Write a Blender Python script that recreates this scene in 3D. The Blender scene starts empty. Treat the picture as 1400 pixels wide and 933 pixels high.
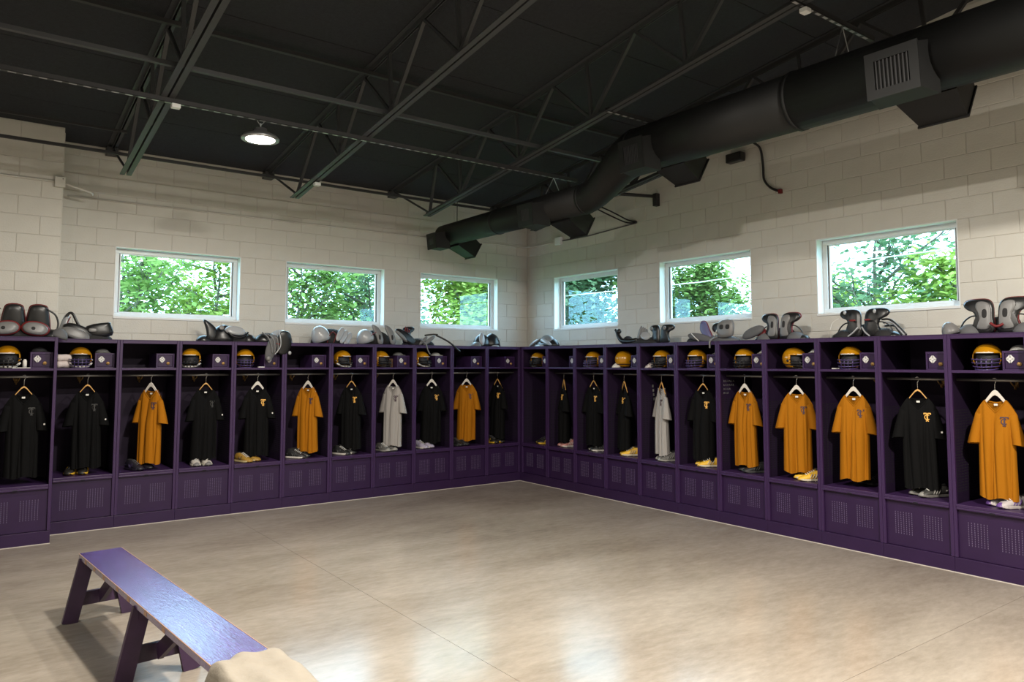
import bpy, bmesh, math, random
from mathutils import Vector, Matrix, Euler

PI = math.pi
scene = bpy.context.scene
col = scene.collection
R = random.Random(7)

# ------------------------------------------------------------------ camera
CAM = Vector((-6.8598, -9.0472, 1.7625))
YAW, PITCH, ROLL, FPX = 0.63811, 0.068686, 0.0010847, 1009.887
f = Vector((math.sin(YAW)*math.cos(PITCH), math.cos(YAW)*math.cos(PITCH), math.sin(PITCH)))
r = Vector((math.cos(YAW), -math.sin(YAW), 0)); u = r.cross(f)
r2 = math.cos(ROLL)*r + math.sin(ROLL)*u; u2 = -math.sin(ROLL)*r + math.cos(ROLL)*u
cd = bpy.data.cameras.new('camera'); cam = bpy.data.objects.new('camera', cd); col.objects.link(cam)
cam.matrix_world = Matrix(((r2.x, u2.x, -f.x, CAM.x), (r2.y, u2.y, -f.y, CAM.y), (r2.z, u2.z, -f.z, CAM.z), (0, 0, 0, 1)))
cd.sensor_width = 36; cd.lens = FPX/1400*36; cd.shift_y = -(466.5-428.45)/1400
cd.clip_start = .05; cd.clip_end = 300
scene.camera = cam

# ------------------------------------------------------------------ sky, exposure
wd = bpy.data.worlds.new('overcast_sky'); scene.world = wd; wd.use_nodes = True
bg = wd.node_tree.nodes['Background']
bg.inputs[0].default_value = (.50, .75, 1.0, 1); bg.inputs[1].default_value = 11.5
vs = scene.view_settings
vs.view_transform = 'Standard'; vs.look = 'None'; vs.gamma = 1; vs.use_curve_mapping = False; vs.exposure = 0.0
LAMP_W = 205            # radiant power of one high bay lamp
LAMP_COL = (1.0, .93, .82)

# ------------------------------------------------------------------ materials
def mat(name, colr, rough=.6, metal=0, spec=.5, noise=0, nscale=8, bump=0, bscale=40, coat=0, stretch=None, sheen=0):
    m = bpy.data.materials.new(name); m.use_nodes = True
    nt = m.node_tree; b = nt.nodes['Principled BSDF']
    b.inputs['Base Color'].default_value = (*colr, 1); b.inputs['Roughness'].default_value = rough
    b.inputs['Metallic'].default_value = metal; b.inputs['Specular IOR Level'].default_value = spec
    if coat: b.inputs['Coat Weight'].default_value = coat; b.inputs['Coat Roughness'].default_value = .12
    if sheen: b.inputs['Sheen Weight'].default_value = sheen
    if noise or bump:
        tc = nt.nodes.new('ShaderNodeTexCoord'); src = tc.outputs['Object']
        if stretch:
            mp = nt.nodes.new('ShaderNodeMapping'); mp.inputs['Scale'].default_value = stretch
            nt.links.new(src, mp.inputs[0]); src = mp.outputs[0]
    if noise:
        n = nt.nodes.new('ShaderNodeTexNoise'); n.inputs['Scale'].default_value = nscale; n.inputs['Detail'].default_value = 6
        nt.links.new(src, n.inputs['Vector'])
        rp = nt.nodes.new('ShaderNodeValToRGB'); rp.color_ramp.elements[0].position = .3; rp.color_ramp.elements[1].position = .7
        rp.color_ramp.elements[0].color = (*[c*(1-noise) for c in colr], 1); rp.color_ramp.elements[1].color = (*[min(1, c*(1+noise)) for c in colr], 1)
        nt.links.new(n.outputs['Fac'], rp.inputs[0]); nt.links.new(rp.outputs[0], b.inputs['Base Color'])
    if bump:
        n2 = nt.nodes.new('ShaderNodeTexNoise'); n2.inputs['Scale'].default_value = bscale; n2.inputs['Detail'].default_value = 4
        nt.links.new(src, n2.inputs['Vector'])
        bp = nt.nodes.new('ShaderNodeBump'); bp.inputs['Strength'].default_value = bump; bp.inputs['Distance'].default_value = .01
        nt.links.new(n2.outputs['Fac'], bp.inputs['Height']); nt.links.new(bp.outputs[0], b.inputs['Normal'])
    return m

M = {}
M['block'] = mat('painted_block', (.59, .575, .525), .55, noise=.04, nscale=3, bump=.25, bscale=60)
M['mortar'] = mat('painted_mortar', (.56, .54, .50), .7)
M['white'] = mat('white_paint', (.74, .76, .76), .4)
M['alu'] = mat('white_aluminium', (.66, .68, .69), .35)
M['gasket'] = mat('black_gasket', (.02, .025, .03), .5)
M['ceil'] = mat('black_fibre_panel', (.0165, .0185, .0235), .9, noise=.2, nscale=30, bump=.6, bscale=120)
M['seam'] = mat('dark_gap', (.008, .008, .009), .9)
M['steel'] = mat('dark_painted_steel', (.046, .049, .053), .5)
M['steel2'] = mat('black_painted_steel', (.022, .022, .024), .6)
M['galv'] = mat('galvanised_steel', (.35, .36, .37), .35, metal=.8)
M['duct'] = mat('black_duct_paint', (.0062, .0065, .0068), .6, spec=.35, noise=.25, nscale=3, bump=.06, bscale=9)
M['ductin'] = mat('duct_interior', (.006, .006, .006), .8)
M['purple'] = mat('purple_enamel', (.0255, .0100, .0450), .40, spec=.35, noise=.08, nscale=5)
M['purple_lit'] = mat('purple_enamel_lit', (.037, .0155, .064), .38, spec=.4)  # same enamel, colour lightened for the light that posts and lips catch
M['purple_shaded'] = mat('purple_enamel_shaded', (.015, .0065, .025), .6, spec=.3)  # same enamel, shade of the locker cavity put into the colour
M['slot'] = mat('worn_slot_edge', (.14, .11, .19), .6)
M['hole'] = mat('vent_hole_dark', (.006, .004, .010), .9)
M['chrome'] = mat('chrome', (.75, .75, .75), .2, metal=1)
M['hasp'] = mat('polished_hasp', (.62, .61, .60), .25)
M['brass'] = mat('brass', (.60, .36, .13), .35, metal=.4)
M['rod'] = mat('brushed_rod', (.20, .19, .18), .4, metal=.7)
M['gold_cloth'] = mat('gold_jersey_cloth', (.335, .120, .002), .85, spec=.2, bump=.15, bscale=200)
M['black_cloth'] = mat('black_jersey_cloth', (.0032, .0032, .0035), .9, spec=.15, bump=.15, bscale=200)
M['grey_cloth'] = mat('grey_jersey_cloth', (.33, .31, .295), .85, bump=.15, bscale=200)
M['gold_print'] = mat('gold_print', (.75, .40, .08), .6)
M['dark_print'] = mat('dark_print', (.05, .025, .04), .7)
M['faint_print'] = mat('faint_dark_print', (.016, .015, .014), .6)
M['wood'] = mat('hanger_wood', (.60, .33, .10), .45)
M['hwhite'] = mat('white_hanger', (.62, .58, .53), .4)
M['helmet'] = mat('gold_helmet_shell', (.44, .195, .005), .22, coat=.5)
M['mask'] = mat('purple_face_mask', (.06, .04, .13), .3)
M['maskb'] = mat('black_face_mask', (.012, .012, .014), .35)
M['pad'] = mat('helmet_padding', (.008, .008, .012), .7)
M['strapw'] = mat('white_strap', (.70, .68, .64), .6)
M['blackp'] = mat('black_plastic', (.012, .012, .013), .33)
M['blackf'] = mat('black_foam', (.014, .013, .014), .8)
M['redp'] = mat('red_trim', (.15, .010, .012), .5)
M['greyp'] = mat('grey_plastic', (.165, .162, .162), .38)
M['greyf'] = mat('grey_foam', (.10, .10, .105), .75)
M['silver'] = mat('silver_plastic', (.33, .34, .355), .22)
M['bluep'] = mat('blue_purple_plate', (.10, .10, .22), .35)
M['towel'] = mat('white_towel', (.62, .54, .52), .9, bump=.4, bscale=80)
M['cream'] = mat('cream_cloth', (.255, .225, .182), .9, noise=.05, nscale=10, bump=.5, bscale=25)
M['capg'] = mat('grey_cap_cloth', (.20, .20, .20), .8)
M['capw'] = mat('white_cap_cloth', (.48, .48, .46), .8)
M['capb'] = mat('dark_cap_cloth', (.03, .03, .035), .8)
M['brown'] = mat('brown_card', (.11, .06, .03), .8)
M['bench'] = mat('worn_purple_wood', (.085, .052, .19), .20, noise=.22, nscale=3.5, bump=.30, bscale=16, stretch=(1, 6, 1), coat=.7)
M['bench'].node_tree.nodes['Principled BSDF'].inputs['Coat Roughness'].default_value = .26
M['benchd'] = mat('dark_purple_wood', (.035, .014, .045), .5, noise=.3, nscale=6)
M['chip'] = mat('bare_wood_chip', (.38, .24, .16), .7)
M['bark'] = mat('bark', (.16, .14, .11), .9)
M['lawn'] = mat('lawn', (.10, .22, .03), .9)
M['brick'] = mat('brick_wall', (.45, .22, .17), .8, noise=.2, nscale=20)
M['chipc'] = mat('pale_floor_edge', (.55, .50, .45), .7)
M['lens'] = None

def emis(name, c, s):
    m = bpy.data.materials.new(name); m.use_nodes = True; nt = m.node_tree; nt.nodes.clear()
    e = nt.nodes.new('ShaderNodeEmission'); o = nt.nodes.new('ShaderNodeOutputMaterial')
    e.inputs[0].default_value = (*c, 1); e.inputs[1].default_value = s; nt.links.new(e.outputs[0], o.inputs[0]); return m
M['lens'] = emis('lamp_lens', (1, .93, .82), 14)

def floor_mat():
    m = bpy.data.materials.new('polished_concrete'); m.use_nodes = True; nt = m.node_tree; b = nt.nodes['Principled BSDF']
    tc = nt.nodes.new('ShaderNodeTexCoord')
    mp = nt.nodes.new('ShaderNodeMapping'); mp.inputs['Rotation'].default_value = (0, 0, .62); mp.inputs['Scale'].default_value = (.55, 1.5, 1)
    nt.links.new(tc.outputs['Object'], mp.inputs[0])
    n1 = nt.nodes.new('ShaderNodeTexNoise'); n1.inputs['Scale'].default_value = .9; n1.inputs['Detail'].default_value = 9; n1.inputs['Roughness'].default_value = .62
    n2 = nt.nodes.new('ShaderNodeTexNoise'); n2.inputs['Scale'].default_value = 14; n2.inputs['Detail'].default_value = 8; n2.inputs['Roughness'].default_value = .7
    nt.links.new(mp.outputs[0], n1.inputs['Vector']); nt.links.new(mp.outputs[0], n2.inputs['Vector'])
    mx = nt.nodes.new('ShaderNodeMix'); mx.data_type = 'FLOAT'; mx.inputs[0].default_value = .38
    nt.links.new(n1.outputs['Fac'], mx.inputs[2]); nt.links.new(n2.outputs['Fac'], mx.inputs[3])
    rp = nt.nodes.new('ShaderNodeValToRGB'); e = rp.color_ramp.elements
    e[0].position = .34; e[0].color = (.205, .170, .132, 1); e[1].position = .66; e[1].color = (.378, .334, .280, 1)
    nt.links.new(mx.outputs[0], rp.inputs[0]); nt.links.new(rp.outputs[0], b.inputs['Base Color'])
    r3 = nt.nodes.new('ShaderNodeMapRange'); r3.inputs[3].default_value = .13; r3.inputs[4].default_value = .27
    nt.links.new(n1.outputs['Fac'], r3.inputs[0]); nt.links.new(r3.outputs[0], b.inputs['Roughness'])
    bp = nt.nodes.new('ShaderNodeBump'); bp.inputs['Strength'].default_value = .03; bp.inputs['Distance'].default_value = .02
    nt.links.new(n1.outputs['Fac'], bp.inputs['Height']); nt.links.new(bp.outputs[0], b.inputs['Normal'])
    b.inputs['Specular IOR Level'].default_value = .5
    return m
M['floor'] = floor_mat()

def glass_mat():
    m = bpy.data.materials.new('window_glass'); m.use_nodes = True; nt = m.node_tree; nt.nodes.clear()
    t = nt.nodes.new('ShaderNodeBsdfTransparent'); t.inputs[0].default_value = (.90, .96, .95, 1)
    g = nt.nodes.new('ShaderNodeBsdfGlossy'); g.inputs['Color'].default_value = (.7, .95, 1, 1); g.inputs['Roughness'].default_value = 0.01
    lw = nt.nodes.new('ShaderNodeLayerWeight'); fr = nt.nodes.new('ShaderNodeMapRange'); fr.inputs[3].default_value = .02; fr.inputs[4].default_value = .085
    nt.links.new(lw.outputs['Facing'], fr.inputs[0])
    x = nt.nodes.new('ShaderNodeMixShader'); o = nt.nodes.new('ShaderNodeOutputMaterial')
    nt.links.new(fr.outputs[0], x.inputs[0]); nt.links.new(t.outputs[0], x.inputs[1]); nt.links.new(g.outputs[0], x.inputs[2]); nt.links.new(x.outputs[0], o.inputs[0])
    return m
M['glass'] = glass_mat()

def leaf_mat(name, c0, c1):
    m = bpy.data.materials.new(name); m.use_nodes = True; nt = m.node_tree; nt.nodes.clear()
    g = nt.nodes.new('ShaderNodeNewGeometry'); rp = nt.nodes.new('ShaderNodeValToRGB')
    rp.color_ramp.elements[0].color = (*c0, 1); rp.color_ramp.elements[1].color = (*c1, 1)
    nt.links.new(g.outputs['Random Per Island'], rp.inputs[0])
    d = nt.nodes.new('ShaderNodeBsdfDiffuse'); t = nt.nodes.new('ShaderNodeBsdfTranslucent'); x = nt.nodes.new('ShaderNodeMixShader'); x.inputs[0].default_value = .45
    o = nt.nodes.new('ShaderNodeOutputMaterial')
    nt.links.new(rp.outputs[0], d.inputs[0]); nt.links.new(rp.outputs[0], t.inputs[0])
    nt.links.new(d.outputs[0], x.inputs[1]); nt.links.new(t.outputs[0], x.inputs[2]); nt.links.new(x.outputs[0], o.inputs[0]); return m
M['leaf_a'] = leaf_mat('leaf_mid_green', (.11, .21, .045), (.35, .46, .15))
M['leaf_b'] = leaf_mat('leaf_yellow_green', (.15, .25, .03), (.44, .52, .14))
M['leaf_c'] = leaf_mat('leaf_blue_green', (.07, .15, .07), (.25, .35, .19))

# ------------------------------------------------------------------ mesh helpers
class MB:
    def __init__(s): s.v = []; s.f = []
    def add(s, vs, fs):
        n = len(s.v); s.v += [tuple(q) for q in vs]; s.f += [tuple(n+i for i in q) for q in fs]; return s
    def box(s, x0, x1, y0, y1, z0, z1):
        return s.add([(x0, y0, z0), (x1, y0, z0), (x1, y1, z0), (x0, y1, z0), (x0, y0, z1), (x1, y0, z1), (x1, y1, z1), (x0, y1, z1)],
                     [(3, 2, 1, 0), (4, 5, 6, 7), (0, 1, 5, 4), (1, 2, 6, 5), (2, 3, 7, 6), (3, 0, 4, 7)])
    def bar(s, p, q, w, h, up=(0, 0, 1)):
        p = Vector(p); q = Vector(q); d = (q-p).normalized(); up = Vector(up)
        a = d.cross(up)
        if a.length < 1e-4: a = d.cross(Vector((1, 0, 0)))
        a.normalize(); b = a.cross(d).normalized(); a = a*w/2; b = b*h/2
        return s.add([p-a-b, p+a-b, p+a+b, p-a+b, q-a-b, q+a-b, q+a+b, q-a+b],
                     [(0, 1, 2, 3), (7, 6, 5, 4), (0, 4, 5, 1), (1, 5, 6, 2), (2, 6, 7, 3), (3, 7, 4, 0)])
    def tube(s, pts, rad, n=8, caps=True, flat=1.0):
        pts = [Vector(q) for q in pts]; rr = rad if isinstance(rad, (list, tuple)) else [rad]*len(pts)
        base = len(s.v); prev = None
        for i, q in enumerate(pts):
            d = (pts[min(i+1, len(pts)-1)]-pts[max(i-1, 0)]).normalized()
            if prev is None:
                a = d.cross(Vector((0, 0, 1)))
                if a.length < .05: a = d.cross(Vector((0, 1, 0)))
            else: a = prev-d*prev.dot(d)
            a.normalize(); prev = a; b = d.cross(a)
            for k in range(n):
                t = 2*PI*k/n; s.v.append(tuple(q+a*math.cos(t)*rr[i]*flat+b*math.sin(t)*rr[i]))
        for i in range(len(pts)-1):
            for k in range(n):
                k2 = (k+1) % n; s.f.append((base+i*n+k, base+i*n+k2, base+(i+1)*n+k2, base+(i+1)*n+k))
        if caps:
            s.f.append(tuple(base+k for k in reversed(range(n)))); s.f.append(tuple(base+(len(pts)-1)*n+k for k in range(n)))
        return s
    def rings(s, rings, close0=True, close1=True, wrap=True):
        base = len(s.v); n = len(rings[0])
        for q in rings: s.v += [tuple(p) for p in q]
        for i in range(len(rings)-1):
            for k in range(n if wrap else n-1):
                k2 = (k+1) % n; s.f.append((base+i*n+k, base+i*n+k2, base+(i+1)*n+k2, base+(i+1)*n+k))
        if close0: s.f.append(tuple(base+k for k in reversed(range(n))))
        if close1: s.f.append(tuple(base+(len(rings)-1)*n+k for k in range(n)))
        return s
    def dome(s, c, rad, z0=0, n=16, m=7, mtx=None):
        c = Vector(c); out = []
        for i in range(m+1):
            ph = math.asin(z0)+(PI/2-math.asin(z0))*i/m
            out.append([Vector((rad[0]*math.cos(ph)*math.cos(2*PI*k/n), rad[1]*math.cos(ph)*math.sin(2*PI*k/n), rad[2]*math.sin(ph))) for k in range(n)])
        out = [[(mtx @ q if mtx else q)+c for q in ring] for ring in out]
        return s.rings(out)
    def cushion(s, outline, t, fn, back=.35):
        n = len(outline); cx = sum(p[0] for p in outline)/n; cy = sum(p[1] for p in outline)/n
        rings = []
        for k, (sc, dp) in enumerate(((.5, -back), (.93, -back), (1, 0), (.97, .45), (.86, .8), (.55, .97), (.2, 1))):
            rings.append([fn(cx+(p[0]-cx)*sc, cy+(p[1]-cy)*sc, t*dp) for p in outline])
        return s.rings(rings)
    def build(s, name, m, parent=None, smooth=False, bevel=0, kind=None):
        me = bpy.data.meshes.new(name); me.from_pydata(s.v, [], s.f); me.update()
        return link(name, me, m, parent, smooth, bevel, kind)

def link(name, me, m, parent=None, smooth=False, bevel=0, kind=None):
    if m and not me.materials: me.materials.append(m)
    if smooth:
        for p in me.polygons: p.use_smooth = True
    o = bpy.data.objects.new(name, me); col.objects.link(o)
    if parent: o.parent = parent
    if bevel:
        b = o.modifiers.new('bevel', 'BEVEL'); b.width = bevel; b.segments = 2; b.limit_method = 'ANGLE'
    if kind: o['kind'] = kind
    return o
def tag(o, label, cat, group=None):
    o['label'] = label; o['category'] = cat
    if group: o['group'] = group
    return o
def thing(name, label, cat, loc=(0, 0, 0), rz=0, group=None):
    o = bpy.data.objects.new(name, None); col.objects.link(o); o.location = loc; o.rotation_euler = (0, 0, rz); o.empty_display_size = .1
    return tag(o, label, cat, group)
def struct(name, mb, m, parent=None):
    o = mb.build(name, m, parent)
    if parent is None: o['kind'] = 'structure'
    return o
def copy_tree(o, parent=None):
    c = o.copy(); col.objects.link(c); c.parent = parent
    for ch in o.children: copy_tree(ch, c)
    return c
def crom(pts, per=4, closed=True):
    n = len(pts); out = []
    for i in range(n if closed else n-1):
        g = lambda k: Vector(pts[k % n]) if closed else Vector(pts[max(0, min(n-1, k))])
        p0, p1, p2, p3 = g(i-1), g(i), g(i+1), g(i+2)
        for j in range(per):
            t = j/per
            out.append(tuple(.5*((2*p1)+(p2-p0)*t+(2*p0-5*p1+4*p2-p3)*t*t+(3*p1-p0-3*p2+p3)*t**3)))
    if not closed: out.append(tuple(pts[-1]))
    return out

# ------------------------------------------------------------------ room shell
DEP = .64                                   # wall face behind the locker fronts
SL = .13
def zc(y): return 4.29+SL*(.64-y)           # underside of the ceiling
XL, XR, YB, YF = -11.0, DEP, -13.5, DEP
WZ0, WZ1 = 2.305, 3.134                     # window opening
LW = [(-5.472, -4.034), (-3.436, -1.985), (-1.385, .036)]          # left wall windows (x)
RW = [(-.058, -1.478), (-2.272, -3.714), (-4.560, -6.000)]         # right wall windows (y, decreasing)
T = .22; REC = .006; C0, CH, CL = 2.118, .2032, .4064

struct('ground', MB().box(-40, 60, -40, 60, -.5, -.3), M['lawn'])
fl = struct('floor', MB().box(XL-.2, XR+T, YB-.2, YF+T, -.25, -.012), M['seam'])
JX, JY, g = -4.3, -6.74, .0013
for (a, b) in ((XL, JX-g), (JX+g, XR)):
    for (c, d) in ((YB, JY-g), (JY+g, YF)):
        MB().box(a, b, c, d, -.05, 0).build('slab', M['floor'], fl)

struct('trim_1', MB().box(-6.10, -.012, -.016, -.004, 0, .004), M['chipc'])
struct('trim_2', MB().box(-.016, -.004, -6.75, -.004, 0, .004), M['chipc'])
struct('trim_3', MB().box(-6.72, -6.10, -.416, -.404, 0, .004), M['chipc'])
def core_wall(name, mk, holes, ztop):
    """mk(u0,u1,z0,z1) -> box args; holes = list of (u0,u1) sorted"""
    mb = MB(); us = holes['u']; u0, u1 = holes['span']
    mb.box(*mk(u0, u1, 0, WZ0)); mb.box(*mk(u0, u1, WZ1, ztop))
    e = u0
    for a, b in us:
        mb.box(*mk(e, a, WZ0, WZ1)); e = b
    mb.box(*mk(e, u1, WZ0, WZ1))
    return struct(name, mb, M['mortar'])
wl = core_wall('wall_left', lambda a, b, z0, z1: (a, b, DEP+REC, DEP+T, z0, z1), dict(u=LW, span=(-6.10, XR+T)), 4.7)
wr = core_wall('wall_right', lambda a, b, z0, z1: (DEP+REC, DEP+T, a, b, z0, z1), dict(u=[(b, a) for a, b in RW][::-1], span=(YB, DEP)), 6.6)
wp = struct('wall_projecting', MB().box(XL, -6.10, .24+REC, DEP+T, 0, 2.03).box(XL, -6.066, .24+REC, DEP+T, 2.03, 4.75), M['mortar'])
struct('wall_rear', MB().box(XL-.2, XR+T, YB-.2, YB, 0, 6.6), M['block'])
struct('wall_far_left', MB().box(XL-.2, XL, YB, YF+T, 0, 6.6), M['block'])

_blk = {}
def block_mesh(w, h):
    k = (round(w, 3), round(h, 3))
    if k not in _blk:
        b = .003; d = .010; j = .0028
        x0, x1, z0, z1 = j, w-j, j, h-j
        vs = [(x0, 0+d, z0), (x1, d, z0), (x1, d, z1), (x0, d, z1), (x0, b, z0), (x1, b, z0), (x1, b, z1), (x0, b, z1),
              (x0+b, 0, z0+b), (x1-b, 0, z0+b), (x1-b, 0, z1-b), (x0+b, 0, z1-b)]
        fs = [(8, 9, 10, 11)]
        for i in range(4):
            k2 = (i+1) % 4; fs += [(4+i, 4+k2, 8+k2, 8+i), (i, k2, 4+k2, 4+i)]
        me = bpy.data.meshes.new('concrete_block'); me.from_pydata(vs, [], fs); me.update(); me.materials.append(M['block']); _blk[k] = me
    return _blk[k]
def blocks(wall, u0, u1, phase, holes, rows, place, ztop, cap=300):
    n = 0; extra = MB()
    for kk in rows:
        z0 = C0+kk*CH; z1 = z0+CH
        off = phase+(CL/2 if kk % 2 else 0)
        i0 = math.floor((u0-off)/CL); i1 = math.ceil((u1-off)/CL)
        segs = []
        for i in range(i0, i1):
            a = max(u0, off+i*CL); b = min(u1, off+(i+1)*CL)
            if b-a < .02: continue
            parts = [(a, b)]
            if z0 < WZ1-.01 and z1 > WZ0+.03:
                for (h0, h1) in holes:
                    nx = []
                    for (p, q) in parts:
                        if q <= h0 or p >= h1: nx.append((p, q)); continue
                        if p < h0: nx.append((p, h0))
                        if q > h1: nx.append((h1, q))
                    parts = nx
            segs += parts
        for (a, b) in segs:
            zt = min(z1, ztop(a), ztop(b))
            if b-a < .015 or zt-z0 < .03: continue
            o = link('concrete_block', block_mesh(b-a, zt-z0), None, wall)
            place(o, a, b, z0); n += 1
    return n
def pl_left(o, a, b, z0): o.location = (a, DEP, z0)
def pl_right(o, a, b, z0): o.location = (DEP, b, z0); o.rotation_euler = (0, 0, -PI/2)
def pl_proj(o, a, b, z0): o.location = (a, .24, z0)
n1 = blocks(wl, -6.066, DEP, -5.474, LW, range(-1, 11), pl_left, lambda x: zc(DEP)-.004)
n2 = blocks(wr, -7.30, DEP, -5.498+CL/2, [(b, a) for a, b in RW], range(-1, 16), pl_right, lambda y: zc(y)-.004)
n3 = blocks(wp, -7.3, -6.066, -6.262+CL/2, [], range(-1, 12), pl_proj, lambda x: zc(.24)-.004)
# the short return face of the projecting wall
for kk in range(-1, 12):
    z0 = C0+kk*CH; zt = min(z0+CH, zc(.64)-.004)
    if zt-z0 < .03: continue
    o = link('concrete_block', block_mesh(.398, zt-z0), None, wp); o.location = (-6.060, .241, z0); o.rotation_euler = (0, 0, PI/2)

# ceiling: sloping deck with panels
def ceil_slab(x0, x1, ya, yb, zo0, zo1):
    mb = MB(); mb.add([(x0, ya, zc(ya)+zo0), (x1, ya, zc(ya)+zo0), (x1, yb, zc(yb)+zo0), (x0, yb, zc(yb)+zo0),
                       (x0, ya, zc(ya)+zo1), (x1, ya, zc(ya)+zo1), (x1, yb, zc(yb)+zo1), (x0, yb, zc(yb)+zo1)],
                      [(3, 2, 1, 0), (4, 5, 6, 7), (0, 1, 5, 4), (1, 2, 6, 5), (2, 3, 7, 6), (3, 0, 4, 7)]); return mb
ce = struct('ceiling', ceil_slab(XL-.2, XR+T, YB-.2, YF+T, .03, .25), M['seam'])
JO = [-7.39, -5.56, -3.73, -1.90, -.07]
ys = [DEP-.002, -.35]+[-.35-1.18*k for k in range(1, 12)]
xs = [XL]+JO+[XR-.002]
for i in range(len(ys)-1):
    for j in range(len(xs)-1):
        if ys[i+1] < YB: continue
        ceil_slab(xs[j]+.004, xs[j+1]-.004, ys[i+1]+.004, ys[i]-.004, 0, .03).build('ceiling_panel', M['ceil'], ce)

# windows: lining of the opening, frame, inner sash bead, pane, sill
def window(n, wid, loc, rz, dark):
    w = bpy.data.objects.new('window_%d' % n, None); col.objects.link(w); w['kind'] = 'structure'; w.location = loc; w.rotation_euler = (0, 0, rz)
    h = WZ1-WZ0
    # local: X 0..wid, Y into the wall, Z 0..h
    MB().box(-.004, .006, 0, .215, 0, h).build('lining', M['white'], w); MB().box(wid-.006, wid+.004, 0, .215, 0, h).build('lining', M['white'], w)
    MB().box(0, wid, 0, .215, h-.006, h+.004).build('lining', M['white'], w)
    MB().box(-.006, wid+.006, -.012, .215, -.016, .012).build('sill', M['white'], w, bevel=.004)
    y0, y1 = .115, .175; t = .052
    MB().box(.006, wid-.006, y0, y1, .012, .012+t).build('frame_rail', M['alu'], w, bevel=.004)
    MB().box(.006, wid-.006, y0, y1, h-.006-t, h-.006).build('frame_rail', M['alu'], w, bevel=.004)
    MB().box(.006, .006+t, y0, y1, .012+t, h-.006-t).build('frame_stile', M['alu'], w, bevel=.004)
    MB().box(wid-.006-t, wid-.006, y0, y1, .012+t, h-.006-t).build('frame_stile', M['alu'], w, bevel=.004)
    a, b, c, d = .006+t, wid-.006-t, .012+t, h-.006-t
    for (q0, q1) in ((a, a+.008), (b-.008, b)):
        MB().box(q0, q1, y0+.012, y1-.02, c, d).build('gasket', M['gasket'], w)
    for (q0, q1) in ((a+.008, a+.022), (b-.022, b-.008)):
        MB().box(q0, q1, y0+.02, y1-.012, c, d).build('bead', M['white'], w)
    MB().box(a, b, y0+.016, y1-.016, c, c+.01).build('bead', M['alu'], w); MB().box(a, b, y0+.016, y1-.016, d-.01, d).build('bead', M['alu'], w)
    MB().box(a+.02, b-.02, .150, .153, c+.008, d-.008).build('pane', M['glass'], w)
for i, (a, b) in enumerate(LW): window(i+1, b-a, (a, DEP, WZ0), 0, 'r')
for i, (a, b) in enumerate(RW): window(i+4, a-b, (DEP, a, WZ0), -PI/2, 'l')

# ------------------------------------------------------------------ roof joists
def joist(x, nodes, label, ymin=-12.5, m=None):
    t = thing('roof_joist', label, 'joist', (x, 0, 0), 0, 'open web roof joists')
    m = m or M['steel']; D2 = .67
    zt = lambda y: zc(y)-.003; zb = lambda y: zc(y)-D2
    for s in (-1, 1):
        mb = MB(); o = .032*s
        mb.bar((o, .56, zt(.56)-.004), (o, ymin, zt(ymin)-.004), .045, .007); mb.bar((o-.020*s, .56, zt(.56)-.027), (o-.020*s, ymin, zt(ymin)-.027), .006, .05)
        mb.build('top_chord', m, t)
        mb = MB(); mb.bar((o, -.42, zb(-.42)), (o, ymin, zb(ymin)), .047, .008); mb.bar((o-.020*s, -.42, zb(-.42)+.024), (o-.020*s, ymin, zb(ymin)+.024), .006, .048)
        mb.build('bottom_chord', m, t)
    MB().box(-.06, .06, .50, .63, zt(.6)-.10, zt(.6)-.015).build('bearing_seat', m, t)
    MB().tube([(0, .50, zt(.5)-.05), (0, -.50, zb(-.5)+.02)], .014, 6).build('web_member', m, t)
    MB().bar((0, -.50, zb(-.5)+.02), (0, nodes[0]+.62, zt(nodes[0]+.62)-.04), .03, .03).build('web_member', m, t)
    for k, b in enumerate(nodes):
        for dy, w in ((.60, .026), (.06, .030), (-.60, .034)):
            if b+dy > -.1: continue
            MB().bar((0, b, zb(b)+.025), (0, b+dy, zt(b+dy)-.04), w, w).build('web_member', m, t)
    return t
NA = [-1.28-1.208*k for k in range(9)]; NB = [-1.74-1.19*k for k in range(9)]
joist(JO[1], NB, 'dark steel roof joist nearest the projecting wall at far left')
joist(JO[2], NB, 'dark steel roof joist just right of the glowing round ceiling lamp')
joist(JO[3], NA, 'dark steel roof joist just left of the big black duct')
joist(JO[4], NA, 'black steel roof joist mostly hidden behind the black duct', m=M['steel2'])

def hbar(name, label, cat, y, z, x0, x1, w, h, m, group):
    return tag(MB().box(x0, x1, y-w/2, y+w/2, z-h/2, z+h/2).build(name, m), label, cat, group)
G = 'horizontal bridging bars between the roof joists'
hbar('bridging_bar', 'dark bridging bar crossing at bottom chord level above the round lamp', 'steel bar', -2.86, zc(-2.86)-.615, XL, -1.0, .04, .035, M['steel'], G)
hbar('bridging_bar', 'black bridging bar crossing close under the ceiling panels', 'steel bar', -2.5, zc(-2.5)-.075, XL, XR, .045, .035, M['steel2'], G)
hbar('bridging_bar', 'black bridging bar near the window wall at the joist ends, lower one', 'steel bar', -.36, 3.99, XL, -.35, .03, .03, M['steel2'], G)
hbar('bridging_bar', 'thin black bridging bar near the projecting wall, upper one', 'steel bar', -.24, 4.27, XL, -5.53, .025, .025, M['steel2'], G)

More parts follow.
